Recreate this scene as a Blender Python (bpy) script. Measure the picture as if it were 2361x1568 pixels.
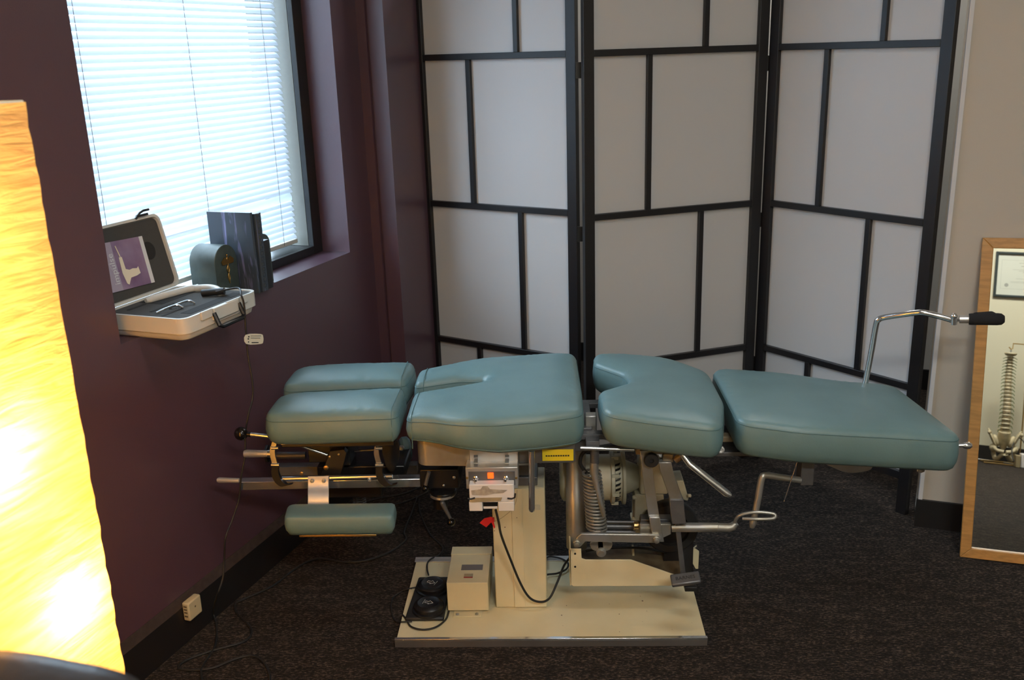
import bpy, bmesh, math, random
from math import sin, cos, radians, pi, sqrt, atan2
from mathutils import Vector as V, Matrix
random.seed(7)
S = bpy.context.scene
for o in list(bpy.data.objects): bpy.data.objects.remove(o)
COL = S.collection
# ---------------------------------------------------------------- camera
IW, IH, F, CH = 2361, 1568, 2190.0, 1.5
yaw, pitch, roll = radians(2.5), radians(17.0), radians(-1.8)
_f0 = V((-sin(yaw), cos(yaw), 0)); _rt = V((cos(yaw), sin(yaw), 0)); _up = V((0, 0, 1))
FW = _f0*cos(pitch)-_up*sin(pitch); _u0 = _f0*sin(pitch)+_up*cos(pitch)
CR = _rt*cos(roll)+_u0*sin(roll); CU = _rt*(-sin(roll))+_u0*cos(roll)
CP = V((0, 0, CH))
cam = bpy.data.cameras.new('camera'); co = bpy.data.objects.new('camera', cam); COL.objects.link(co)
cam.sensor_width = 23.6; cam.lens = F/IW*23.6; cam.clip_start = 0.02
co.matrix_world = Matrix(((CR.x, CU.x, -FW.x, 0), (CR.y, CU.y, -FW.y, 0), (CR.z, CU.z, -FW.z, CH), (0, 0, 0, 1)))
cam.dof.use_dof = True; cam.dof.focus_distance = 2.6; cam.dof.aperture_fstop = 4.0
S.camera = co
# ---------------------------------------------------------------- world and big lights
wd = bpy.data.worlds.new('daylight'); S.world = wd; wd.use_nodes = True
bg = wd.node_tree.nodes['Background']; bg.inputs[0].default_value = (0.55, 0.78, 1.0, 1); bg.inputs[1].default_value = 14.5
_tc = wd.node_tree.nodes.new('ShaderNodeTexCoord'); _sx = wd.node_tree.nodes.new('ShaderNodeSeparateXYZ'); _cr = wd.node_tree.nodes.new('ShaderNodeValToRGB')
wd.node_tree.links.new(_tc.outputs['Generated'], _sx.inputs[0]); wd.node_tree.links.new(_sx.outputs['Z'], _cr.inputs[0]); wd.node_tree.links.new(_cr.outputs[0], bg.inputs[0])
_cr.color_ramp.elements[0].position = 0.0; _cr.color_ramp.elements[0].color = (0.10, 0.125, 0.145, 1); _cr.color_ramp.elements[1].position = 0.55; _cr.color_ramp.elements[1].color = (0.62, 0.82, 1.0, 1); _e3 = _cr.color_ramp.elements.new(0.04); _e3.color = (0.24, 0.31, 0.38, 1)
S.view_settings.view_transform = 'Standard'; S.view_settings.look = 'None'
S.view_settings.exposure = 0.32; S.view_settings.gamma = 1.0; S.view_settings.use_curve_mapping = False
# room frame: s runs away from the left wall, t runs along it
RA = radians(18.36)
def st(s, t, z=0): return V((s*cos(RA)+t*sin(RA), -s*sin(RA)+t*cos(RA), z))
ES = V((cos(RA), -sin(RA), 0)); ET = V((sin(RA), cos(RA), 0)); EZ = V((0, 0, 1))
def area(name, loc, sx, sy, power, col, rot, portal=False):
    l = bpy.data.lights.new(name, 'AREA'); l.shape = 'RECTANGLE'; l.size = sx; l.size_y = sy
    l.energy = power; l.color = col
    if portal: l.cycles.is_portal = True
    o = bpy.data.objects.new(name, l); COL.objects.link(o); o.matrix_world = Matrix.Translation(loc) @ rot
    return o
ROTD = Matrix.Rotation(-RA, 4, 'Z')
area('ceiling_fill_light', st(1.0, -0.6, 2.585), 1.1, 0.28, 58, (1.0, 0.97, 0.90), ROTD)  # unseen fill added towards the rear wall, brightens the whole room
area('ceiling_fill_light', st(0.2, 1.35, 2.585), 1.1, 0.28, 8, (1.0, 0.98, 0.95), ROTD)  # weaker unseen fill added above the table
area('hall_fill_light', st(-0.4, 3.95, 2.585), 0.9, 0.28, 9, (1.0, 0.97, 0.92), ROTD)  # unseen fill added so screen gaps and paper come out whitish
# daylight portal just inside the glass, facing the room
_m = Matrix(((-ET.x, 0, -ES.x, 0), (-ET.y, 0, -ES.y, 0), (0, 1, 0, 0), (0, 0, 0, 1)))
area('window_portal', st(-1.90, 2.2, 1.47), 1.15, 1.3, 1, (1, 1, 1), _m, True)
# ---------------------------------------------------------------- pixel rays to known planes (survey of the photo)
def ray(x, y): return FW+CR*((x-IW/2)/F)-CU*((y-IH/2)/F)
def atz(x, y, z): d = ray(x, y); return CP+d*((z-CH)/d.z)
def aty(x, y, Y): d = ray(x, y); return CP+d*(Y/d.y)
def ats(x, y, s): d = ray(x, y); return CP+d*(s/d.dot(ES))
def P(Y, *pts): return [aty(x, y, Y) for x, y in pts]
# ---------------------------------------------------------------- materials
def mat(name, col, rough=0.5, metal=0.0, var=0.0, scale=30, bump=0.0, bscale=None, spec=0.5, col2=None, coat=0.0, detail=4, stretch=None):
    m = bpy.data.materials.new(name); m.use_nodes = True; nt = m.node_tree; N = nt.nodes; L = nt.links
    b = N['Principled BSDF']; b.inputs['Base Color'].default_value = (*col, 1); b.inputs['Roughness'].default_value = rough
    b.inputs['Metallic'].default_value = metal; b.inputs['Specular IOR Level'].default_value = spec; b.inputs['Coat Weight'].default_value = coat
    tc = N.new('ShaderNodeTexCoord'); src = tc.outputs['Object']
    if stretch:
        mp = N.new('ShaderNodeMapping'); mp.inputs['Scale'].default_value = stretch; L.new(src, mp.inputs[0]); src = mp.outputs[0]
    if var or col2:
        n = N.new('ShaderNodeTexNoise'); n.inputs['Scale'].default_value = scale; n.inputs['Detail'].default_value = detail; L.new(src, n.inputs['Vector'])
        r = N.new('ShaderNodeValToRGB'); c2 = col2 or tuple(max(0, c*(1-var)) for c in col)
        r.color_ramp.elements[0].position = 0.36; r.color_ramp.elements[1].position = 0.62
        r.color_ramp.elements[0].color = (*c2, 1); r.color_ramp.elements[1].color = (*col, 1)
        L.new(n.outputs['Fac'], r.inputs[0]); L.new(r.outputs[0], b.inputs['Base Color'])
    if bump:
        n2 = N.new('ShaderNodeTexNoise'); n2.inputs['Scale'].default_value = bscale or scale; n2.inputs['Detail'].default_value = 3; L.new(src, n2.inputs['Vector'])
        bp = N.new('ShaderNodeBump'); bp.inputs['Strength'].default_value = bump; bp.inputs['Distance'].default_value = 0.002
        L.new(n2.outputs['Fac'], bp.inputs['Height']); L.new(bp.outputs[0], b.inputs['Normal'])
    return m
M = {}
M['purple'] = mat('plum_paint', (0.085, 0.044, 0.060), 0.34, bump=0.10, bscale=400, spec=0.75)
M['beige'] = mat('beige_paint', (0.46, 0.42, 0.36), 0.6, bump=0.1, bscale=300)
M['cream_wall'] = mat('cream_paint', (0.60, 0.57, 0.43), 0.6, bump=0.1, bscale=300)
M['offwhite'] = mat('offwhite_paint', (0.62, 0.61, 0.57), 0.6)
M['ceiling'] = mat('ceiling_white', (0.70, 0.69, 0.66), 0.8)
M['trim_face'] = mat('grey_trim_face', (0.20, 0.195, 0.19), 0.35, 0.6, var=0.2, scale=8)
M['tanmetal'] = mat('tan_stained_metal', (0.30, 0.25, 0.17), 0.5, 0.3, col2=(0.20, 0.14, 0.08), scale=30)
M['blackboard'] = mat('black_skirting', (0.012, 0.011, 0.011), 0.45)
M['board_top'] = mat('dusty_skirting_top', (0.045, 0.030, 0.026), 0.7, var=0.3, scale=60)
M['blackwood'] = mat('black_lacquer', (0.010, 0.009, 0.010), 0.38, bump=0.05, bscale=200)
M['metalbead'] = mat('pale_corner_bead', (0.55, 0.55, 0.56), 0.5)
M['winframe'] = mat('dark_window_frame', (0.012, 0.012, 0.013), 0.35)
M['winreveal'] = mat('window_reveal_metal', (0.12, 0.12, 0.105), 0.45, bump=0.3, bscale=60)
M['teal'] = mat('teal_vinyl', (0.128, 0.215, 0.222), 0.42, var=0.10, scale=9, bump=0.12, bscale=260, spec=0.5)
M['teal_seam'] = mat('teal_seam', (0.075, 0.150, 0.155), 0.6)
M['cream'] = mat('cream_enamel', (0.70, 0.63, 0.42), 0.42, col2=(0.62, 0.54, 0.33), scale=5, bump=0.03, bscale=80)
M['cream_box'] = mat('cream_box_enamel', (0.66, 0.57, 0.35), 0.45, var=0.08, scale=12)
M['grey_cream'] = mat('dusty_cream_metal', (0.52, 0.50, 0.38), 0.5, col2=(0.42, 0.39, 0.27), scale=14)
M['rust'] = mat('rusty_cream', (0.16, 0.12, 0.065), 0.7, col2=(0.07, 0.04, 0.018), scale=14)
M['chrome'] = mat('chrome', (0.76, 0.77, 0.78), 0.17, 0.92, var=0.1, scale=20)
M['steel'] = mat('worn_steel', (0.42, 0.425, 0.425), 0.36, 0.7, col2=(0.36, 0.34, 0.28), scale=16, bump=0.05, bscale=90)
M['dullsteel'] = mat('dull_grey_steel', (0.155, 0.158, 0.165), 0.42, 0.5, var=0.25, scale=20)
M['brushed'] = mat('brushed_aluminium', (0.66, 0.65, 0.63), 0.32, 0.7, var=0.15, scale=10)
M['white_steel'] = mat('pale_aluminium', (0.78, 0.76, 0.74), 0.42, 0.6, var=0.06, scale=30)
M['brass'] = mat('brassy_screw', (0.60, 0.42, 0.18), 0.35, 1.0)
M['black'] = mat('black_paint', (0.008, 0.008, 0.009), 0.35)
M['rubber'] = mat('black_rubber', (0.012, 0.012, 0.012), 0.55)
M['blackball'] = mat('black_knob', (0.006, 0.006, 0.006), 0.12)
M['foam'] = mat('black_foam', (0.010, 0.010, 0.011), 0.95, bump=0.4, bscale=400)
M['whitepl'] = mat('white_plastic', (0.72, 0.69, 0.66), 0.4, var=0.05, scale=20)
M['greypl'] = mat('grey_plastic_window', (0.13, 0.12, 0.12), 0.3)
M['tape'] = mat('old_tape', (0.36, 0.29, 0.17), 0.5, var=0.2, scale=50)
M['dirt'] = mat('grime', (0.42, 0.38, 0.32), 0.7, var=0.3, scale=90)
M['yellow'] = mat('yellow_label', (0.80, 0.62, 0.02), 0.5)
M['ink'] = mat('ink', (0.02, 0.02, 0.02), 0.6)
M['red'] = mat('red_tape', (0.55, 0.02, 0.02), 0.45)
M['redlabel'] = mat('red_label', (0.35, 0.06, 0.04), 0.6)
M['tag'] = mat('paper_tag', (0.80, 0.72, 0.55), 0.6)
M['case'] = mat('white_case_plastic', (0.62, 0.60, 0.54), 0.42)
M['greyfoam'] = mat('grey_foam', (0.060, 0.057, 0.052), 0.95, bump=0.4, bscale=500)
M['darkfoam'] = mat('dark_foam_cutout', (0.018, 0.017, 0.016), 0.95)
M['lilac'] = mat('brochure_lilac', (0.36, 0.27, 0.38), 0.35, col2=(0.13, 0.06, 0.16), scale=6)
M['lilac_pale'] = mat('brochure_pale_lilac', (0.40, 0.34, 0.42), 0.35)
M['green_print'] = mat('brochure_green', (0.32, 0.40, 0.15), 0.4, col2=(0.45, 0.48, 0.35), scale=40)
M['paper'] = mat('white_paper', (0.68, 0.68, 0.68), 0.6)
M['slate'] = mat('slate_green_stone', (0.066, 0.088, 0.080), 0.5, var=0.3, scale=25, bump=0.2, bscale=60)
M['gold'] = mat('antique_gold', (0.42, 0.25, 0.08), 0.4, 1.0, bump=0.3, bscale=200)
M['oak'] = mat('honey_oak', (0.52, 0.26, 0.075), 0.4, var=0.22, scale=14, stretch=(1, 1, 8))
M['oak_h'] = mat('honey_oak_rail', (0.52, 0.26, 0.075), 0.4, var=0.22, scale=14, stretch=(0.6, 8, 8))
M['bone'] = mat('bone_plastic', (0.58, 0.50, 0.32), 0.5, var=0.25, scale=30)
M['disc'] = mat('disc_rubber', (0.30, 0.24, 0.13), 0.6)
M['nerve'] = mat('green_nerve', (0.10, 0.16, 0.05), 0.5)
M['certframe'] = mat('dark_slate_frame', (0.035, 0.045, 0.045), 0.3)
M['certpaper'] = mat('certificate_paper', (0.55, 0.57, 0.50), 0.5)
M['faintink'] = mat('faint_print', (0.30, 0.31, 0.28), 0.6)
M['socket'] = mat('ivory_socket', (0.55, 0.46, 0.28), 0.45)
M['leather'] = mat('dark_brown_leather', (0.030, 0.022, 0.018), 0.35, bump=0.2, bscale=150)
M['white_cable'] = mat('white_cable', (0.6, 0.6, 0.58), 0.5)
def chips(m, dens=26.0, th=0.10, col=(0.10, 0.045, 0.02)):
    nt = m.node_tree; N = nt.nodes; L = nt.links; b = N['Principled BSDF']; src = b.inputs['Base Color'].links[0].from_socket
    tc = N.new('ShaderNodeTexCoord'); v = N.new('ShaderNodeTexVoronoi'); v.inputs['Scale'].default_value = dens; L.new(tc.outputs['Object'], v.inputs['Vector'])
    w = N.new('ShaderNodeTexNoise'); w.inputs['Scale'].default_value = 6; L.new(tc.outputs['Object'], w.inputs['Vector'])
    ml = N.new('ShaderNodeMath'); ml.operation = 'MULTIPLY'; ml.inputs[1].default_value = th*2; L.new(w.outputs['Fac'], ml.inputs[0])
    sb_ = N.new('ShaderNodeMath'); sb_.operation = 'SUBTRACT'; sb_.inputs[1].default_value = th*0.85; L.new(ml.outputs[0], sb_.inputs[0])
    lt = N.new('ShaderNodeMath'); lt.operation = 'LESS_THAN'; L.new(v.outputs['Distance'], lt.inputs[0]); L.new(sb_.outputs[0], lt.inputs[1])
    mx = N.new('ShaderNodeMix'); mx.data_type = 'RGBA'; L.new(lt.outputs[0], mx.inputs[0]); L.new(src, mx.inputs[6]); mx.inputs[7].default_value = (*col, 1); L.new(mx.outputs[2], b.inputs['Base Color'])
chips(M['cream'], 40.0, 0.16); chips(M['cream_box'], 60.0, 0.10)
# carpet
def carpet():
    m = mat('brown_loop_carpet', (0.02, 0.016, 0.014), 0.95, spec=0.15); nt = m.node_tree; N = nt.nodes; L = nt.links; b = N['Principled BSDF']
    tc = N.new('ShaderNodeTexCoord'); mp = N.new('ShaderNodeMapping'); mp.inputs['Scale'].default_value = (1, 2.6, 1); mp.inputs['Rotation'].default_value = (0, 0, 0.12)
    L.new(tc.outputs['Object'], mp.inputs[0])
    n = N.new('ShaderNodeTexNoise'); n.inputs['Scale'].default_value = 85; n.inputs['Detail'].default_value = 3; n.inputs['Roughness'].default_value = 0.75; L.new(mp.outputs[0], n.inputs['Vector'])
    n2 = N.new('ShaderNodeTexNoise'); n2.inputs['Scale'].default_value = 16; n2.inputs['Detail'].default_value = 4; L.new(mp.outputs[0], n2.inputs['Vector'])
    a = N.new('ShaderNodeMath'); a.operation = 'MULTIPLY_ADD'; a.inputs[1].default_value = 0.28; L.new(n2.outputs['Fac'], a.inputs[0]); L.new(n.outputs['Fac'], a.inputs[2])
    r = N.new('ShaderNodeValToRGB'); e = r.color_ramp.elements; e[0].position = 0.52; e[0].color = (0.005, 0.0045, 0.0045, 1); e[1].position = 0.66; e[1].color = (0.014, 0.012, 0.011, 1)
    k = e.new(0.80); k.color = (0.110, 0.080, 0.062, 1)
    L.new(a.outputs[0], r.inputs[0]); L.new(r.outputs[0], b.inputs['Base Color'])
    b.inputs['Sheen Weight'].default_value = 0.045; b.inputs['Sheen Tint'].default_value = (1.0, 0.82, 0.70, 1); b.inputs['Sheen Roughness'].default_value = 0.5
    bp = N.new('ShaderNodeBump'); bp.inputs['Strength'].default_value = 0.6; bp.inputs['Distance'].default_value = 0.004; L.new(n.outputs['Fac'], bp.inputs['Height']); L.new(bp.outputs[0], b.inputs['Normal'])
    return m
M['carpet'] = carpet()
def mix_mat(name, build):
    m = bpy.data.materials.new(name); m.use_nodes = True; nt = m.node_tree; nt.nodes.clear()
    out = nt.nodes.new('ShaderNodeOutputMaterial'); nt.links.new(build(nt.nodes, nt.links), out.inputs[0]); return m
def _slat(N, L):
    d = N.new('ShaderNodeBsdfDiffuse'); d.inputs[0].default_value = (0.80, 0.82, 0.84, 1)
    t = N.new('ShaderNodeBsdfTranslucent'); t.inputs[0].default_value = (0.62, 0.74, 0.86, 1)
    x = N.new('ShaderNodeMixShader'); x.inputs[0].default_value = 0.28; L.new(d.outputs[0], x.inputs[1]); L.new(t.outputs[0], x.inputs[2]); return x.outputs[0]
M['slat'] = mix_mat('white_blind_slat', _slat)
def _ricepaper(N, L):
    d = N.new('ShaderNodeBsdfDiffuse'); d.inputs[0].default_value = (0.66, 0.66, 0.67, 1)
    t = N.new('ShaderNodeBsdfTranslucent'); t.inputs[0].default_value = (0.7, 0.7, 0.68, 1)
    x = N.new('ShaderNodeMixShader'); x.inputs[0].default_value = 0.25; L.new(d.outputs[0], x.inputs[1]); L.new(t.outputs[0], x.inputs[2])
    g = N.new('ShaderNodeBsdfGlossy'); g.inputs['Roughness'].default_value = 0.35; g.inputs[0].default_value = (1, 1, 1, 1)
    y = N.new('ShaderNodeMixShader'); y.inputs[0].default_value = 0.05; L.new(x.outputs[0], y.inputs[1]); L.new(g.outputs[0], y.inputs[2]); return y.outputs[0]
M['ricepaper'] = mix_mat('white_screen_paper', _ricepaper)
def _glass(N, L):
    t = N.new('ShaderNodeBsdfTransparent'); g = N.new('ShaderNodeBsdfGlossy'); g.inputs['Roughness'].default_value = 0.02
    x = N.new('ShaderNodeMixShader'); x.inputs[0].default_value = 0.05; L.new(t.outputs[0], x.inputs[1]); L.new(g.outputs[0], x.inputs[2]); return x.outputs[0]
M['glass'] = mix_mat('clear_glass', _glass)
def _mirror(N, L):
    g = N.new('ShaderNodeBsdfGlossy'); g.inputs['Roughness'].default_value = 0.0; g.inputs[0].default_value = (0.90, 0.92, 0.88, 1); return g.outputs[0]
M['mirror'] = mix_mat('silvered_mirror', _mirror)
def _lamp(N, L):
    tc = N.new('ShaderNodeTexCoord'); mp = N.new('ShaderNodeMapping'); mp.inputs['Rotation'].default_value = (0, 0, RA); mp.inputs['Scale'].default_value = (1, 0.32, 3.4)
    L.new(tc.outputs['Object'], mp.inputs[0])
    n = N.new('ShaderNodeTexNoise'); n.inputs['Scale'].default_value = 26; n.inputs['Detail'].default_value = 6; n.inputs['Distortion'].default_value = 0.7; L.new(mp.outputs[0], n.inputs['Vector'])
    r = N.new('ShaderNodeValToRGB'); e = r.color_ramp.elements; e[0].position = 0.30; e[0].color = (0.72, 0.36, 0.060, 1); e[1].position = 0.66; e[1].color = (0.95, 0.62, 0.20, 1)
    L.new(n.outputs['Fac'], r.inputs[0])
    t = N.new('ShaderNodeBsdfTranslucent'); L.new(r.outputs[0], t.inputs[0])
    d = N.new('ShaderNodeBsdfDiffuse'); d.inputs[0].default_value = (0.75, 0.66, 0.45, 1)
    bp = N.new('ShaderNodeBump'); bp.inputs['Strength'].default_value = 0.8; bp.inputs['Distance'].default_value = 0.006; L.new(n.outputs['Fac'], bp.inputs['Height'])
    L.new(bp.outputs[0], t.inputs['Normal']); L.new(bp.outputs[0], d.inputs['Normal'])
    x = N.new('ShaderNodeMixShader'); x.inputs[0].default_value = 0.3; L.new(t.outputs[0], x.inputs[1]); L.new(d.outputs[0], x.inputs[2]); return x.outputs[0]
M['lamppaper'] = mix_mat('crinkled_lamp_paper', _lamp)
def _bookpl(N, L):
    tc = N.new('ShaderNodeTexCoord'); mp = N.new('ShaderNodeMapping'); mp.inputs['Scale'].default_value = (1, 1, 0.12)
    L.new(tc.outputs['Object'], mp.inputs[0]); n = N.new('ShaderNodeTexNoise'); n.inputs['Scale'].default_value = 55; n.inputs['Detail'].default_value = 3; n.inputs['Distortion'].default_value = 0.6; L.new(mp.outputs[0], n.inputs['Vector'])
    r = N.new('ShaderNodeValToRGB'); e = r.color_ramp.elements; e[0].position = 0.56; e[0].color = (0.065, 0.082, 0.105, 1); e[1].position = 0.74; e[1].color = (0.26, 0.26, 0.48, 1)
    L.new(n.outputs['Fac'], r.inputs[0])
    p = N.new('ShaderNodeBsdfPrincipled'); p.inputs['Roughness'].default_value = 0.2; L.new(r.outputs[0], p.inputs['Base Color'])
    t = N.new('ShaderNodeBsdfTranslucent'); L.new(r.outputs[0], t.inputs[0]); x = N.new('ShaderNodeMixShader'); x.inputs[0].default_value = 0.25; L.new(p.outputs[0], x.inputs[1]); L.new(t.outputs[0], x.inputs[2]); return x.outputs[0]
M['bookcover'] = mix_mat('glossy_blue_purple_cover', _bookpl)
def emis(name, col, s):
    def f(N, L):
        e = N.new('ShaderNodeEmission'); e.inputs[0].default_value = (*col, 1); e.inputs[1].default_value = s; return e.outputs[0]
    return mix_mat(name, f)
M['redlamp'] = emis('lit_red_indicator', (1.0, 0.09, 0.01), 2.0)
M['orange_core'] = emis('lit_orange_core', (1.0, 0.36, 0.03), 3.0)
M['diffuser'] = emis('fill_panel_diffuser', (1.0, 0.95, 0.86), 3.0)  # glowing face of the added fill panels
M['bulb'] = emis('warm_bulb', (1.0, 0.70, 0.35), 20.0)
# ---------------------------------------------------------------- mesh helpers
ORG = {}
def frame_of(d):
    d = d.normalized(); a = V((0, 0, 1)) if abs(d.z) < 0.9 else V((1, 0, 0))
    x = d.cross(a).normalized(); y = d.cross(x).normalized(); return x, y
class MB:
    def __init__(s): s.v = []; s.f = []; s.mi = []; s.cur = 0
    def add(s, vs, fs):
        b = len(s.v); s.v += [V(p) for p in vs]; s.f += [tuple(i+b for i in f) for f in fs]; s.mi += [s.cur]*len(fs); return s
    def box(s, c, dx, dy, dz, ax=V((1, 0, 0)), ay=V((0, 1, 0)), az=V((0, 0, 1))):
        c = V(c); hx, hy, hz = ax*dx/2, ay*dy/2, az*dz/2
        vs = [c+hx*i+hy*j+hz*k for i in (-1, 1) for j in (-1, 1) for k in (-1, 1)]
        return s.add(vs, [(0, 1, 3, 2), (4, 6, 7, 5), (0, 4, 5, 1), (2, 3, 7, 6), (0, 2, 6, 4), (1, 5, 7, 3)])
    def rbox(s, s0, s1, t0, t1, z0, z1):      # box in the room frame
        return s.box(st((s0+s1)/2, (t0+t1)/2, (z0+z1)/2), abs(s1-s0), abs(t1-t0), abs(z1-z0), ES, ET, EZ)
    def wbox(s, x0, x1, y0, y1, z0, z1): return s.box(((x0+x1)/2, (y0+y1)/2, (z0+z1)/2), abs(x1-x0), abs(y1-y0), abs(z1-z0))
    def tube(s, pts, r, seg=12, caps=True, closed=False):
        pts = [V(p) for p in pts]; n = len(pts); rs = r if isinstance(r, (list, tuple)) else [r]*n
        prev = None; vs = []
        for i, p in enumerate(pts):
            if closed: d = pts[(i+1) % n]-pts[i-1]
            else: d = (pts[min(i+1, n-1)]-pts[max(i-1, 0)])
            if prev is None: x, y = frame_of(d)
            else:
                x = prev-d.normalized()*prev.dot(d.normalized())
                x = x.normalized() if x.length > 1e-6 else frame_of(d)[0]; y = d.normalized().cross(x)
            prev = x
            vs += [p+(x*cos(2*pi*k/seg)+y*sin(2*pi*k/seg))*rs[i] for k in range(seg)]
        fs = []
        for i in range(n if closed else n-1):
            j = (i+1) % n
            for k in range(seg): fs.append((i*seg+k, i*seg+(k+1) % seg, j*seg+(k+1) % seg, j*seg+k))
        if caps and not closed: fs += [tuple(range(seg))[::-1], tuple((n-1)*seg+k for k in range(seg))]
        return s.add(vs, fs)
    def cyl(s, a, b, r, r2=None, seg=24): return s.tube([a, b], [r, r if r2 is None else r2], seg)
    def lathe(s, a, d, prof, seg=28):
        a = V(a); d = V(d).normalized(); x, y = frame_of(d); vs = []; n = len(prof)
        for r, h in prof: vs += [a+d*h+(x*cos(2*pi*k/seg)+y*sin(2*pi*k/seg))*max(r, 1e-5) for k in range(seg)]
        fs = [(i*seg+k, i*seg+(k+1) % seg, (i+1)*seg+(k+1) % seg, (i+1)*seg+k) for i in range(n-1) for k in range(seg)]
        fs += [tuple(range(seg))[::-1], tuple((n-1)*seg+k for k in range(seg))]
        return s.add(vs, fs)
    def ball(s, c, r, sc=(1, 1, 1), seg=18):
        c = V(c); vs = []; m = seg//2
        for i in range(m+1):
            th = pi*i/m
            for k in range(seg): ph = 2*pi*k/seg; vs.append(c+V((r*sc[0]*sin(th)*cos(ph), r*sc[1]*sin(th)*sin(ph), r*sc[2]*cos(th))))
        return s.add(vs, [(i*seg+k, (i+1)*seg+k, (i+1)*seg+(k+1) % seg, i*seg+(k+1) % seg) for i in range(m) for k in range(seg)])
    def prism(s, poly, ext):
        poly = [V(p) for p in poly]; ext = V(ext); n = len(poly)
        return s.add(poly+[p+ext for p in poly], [tuple(range(n))[::-1], tuple(range(n, 2*n))]+[(i, (i+1) % n, n+(i+1) % n, n+i) for i in range(n)])
    def strip(s, path, w, th):                 # flat bar following a path, w = width vector, th = thickness
        pts = [V(p) for p in path]; n = len(pts); w = V(w); vs = []
        for i, p in enumerate(pts):
            d = pts[min(i+1, n-1)]-pts[max(i-1, 0)]; nn = d.cross(w).normalized()*th/2
            vs += [p-w/2-nn, p+w/2-nn, p+w/2+nn, p-w/2+nn]
        fs = [(i*4+k, i*4+(k+1) % 4, i*4+4+(k+1) % 4, i*4+4+k) for i in range(n-1) for k in range(4)]
        fs += [(3, 2, 1, 0), tuple((n-1)*4+k for k in range(4))]
        return s.add(vs, fs)
    def text(s, body, o, ux, uy, size, depth=0.0003):
        c = bpy.data.curves.new('lettering', 'FONT'); c.body = body; c.size = size; c.extrude = depth; c.align_x = 'CENTER'; c.align_y = 'CENTER'; c.resolution_u = 3
        ob = bpy.data.objects.new('lettering', c); COL.objects.link(ob); dg = bpy.context.evaluated_depsgraph_get(); me = bpy.data.meshes.new_from_object(ob.evaluated_get(dg))
        o = V(o); uz = ux.cross(uy)
        s.add([o+ux*p.co.x+uy*p.co.y+uz*p.co.z for p in me.vertices], [tuple(p.vertices) for p in me.polygons])
        bpy.data.objects.remove(ob); bpy.data.curves.remove(c); bpy.data.meshes.remove(me); return s
    def build(s, name, m, parent=None, bevel=0, ang=38, label=None, sub=0, fix=True):
        o0 = ORG.get(parent.name, V((0, 0, 0))) if parent else V((0, 0, 0))
        me = bpy.data.meshes.new(name); me.from_pydata([p-o0 for p in s.v], [], s.f)
        for mm in (m if isinstance(m, (list, tuple)) else [m]): me.materials.append(M[mm])
        for p, k in zip(me.polygons, s.mi): p.material_index = k
        if fix:
            b = bmesh.new(); b.from_mesh(me); bmesh.ops.recalc_face_normals(b, faces=b.faces); b.to_mesh(me); b.free()
        me.polygons.foreach_set('use_smooth', [True]*len(me.polygons)); me.set_sharp_from_angle(angle=radians(ang))
        o = bpy.data.objects.new(name, me); COL.objects.link(o)
        if parent: o.parent = parent; ORG[o.name] = o0
        if bevel:
            md = o.modifiers.new('bevel', 'BEVEL'); md.width = bevel; md.segments = 2; md.limit_method = 'ANGLE'; md.angle_limit = radians(40)
        if sub: md = o.modifiers.new('sub', 'SUBSURF'); md.levels = sub; md.render_levels = sub
        if label: o['label'] = label
        return o
def tag(o, label, cat, group=None):
    o['label'] = label; o['category'] = cat
    if group: o['group'] = group
    return o
def thing(name, loc, label, cat, group=None):
    o = bpy.data.objects.new(name, None); o.empty_display_size = 0.05; COL.objects.link(o); o.location = V(loc); ORG[o.name] = V(loc)
    return tag(o, label, cat, group)
def struct(mb, name, m, **k): o = mb.build(name, m, **k); o['kind'] = 'structure'; return o
def smooth(pts, n=8, closed=False):          # Catmull-Rom
    pts = [V(p) for p in pts]; out = []; N = len(pts); rng = range(N if closed else N-1)
    for i in rng:
        if closed: p0, p1, p2, p3 = pts[i-1], pts[i], pts[(i+1) % N], pts[(i+2) % N]
        else: p0, p1, p2, p3 = pts[max(i-1, 0)], pts[i], pts[i+1], pts[min(i+2, N-1)]
        for k in range(n):
            t = k/n; out.append(0.5*((2*p1)+(p2-p0)*t+(2*p0-5*p1+4*p2-p3)*t*t+(3*p1-p0-3*p2+p3)*t**3))
    if not closed: out.append(pts[-1])
    return out
def rounded(pts, step=0.008):                # (x, y, r) corners -> even closed outline
    out = []; n = len(pts)
    for i, (x, y, r) in enumerate(pts):
        p = V((x, y)); a = V(pts[i-1][:2])-p; b = V(pts[(i+1) % n][:2])-p
        la, lb = a.length, b.length; a.normalize(); b.normalize()
        ang = a.angle(b) if abs(a.dot(b)) < 0.9999 else pi
        d = min(r/max(math.tan(ang/2), 0.05), la*0.49, lb*0.49) if ang < 3.1 else 0
        if d < 0.001: out.append(p); continue
        p1, p2 = p+a*d, p+b*d
        for k in range(9): t = k/8; out.append(p1*(1-t)**2+p*2*t*(1-t)+p2*t*t)
    L = [0]
    for i in range(len(out)): L.append(L[-1]+(out[(i+1) % len(out)]-out[i]).length)
    N = int(L[-1]/step); res = []; j = 0
    for k in range(N):
        q = L[-1]*k/N
        while L[j+1] < q: j += 1
        t = (q-L[j])/max(L[j+1]-L[j], 1e-9); res.append(out[j].lerp(out[(j+1) % len(out)], t))
    return res
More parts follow.
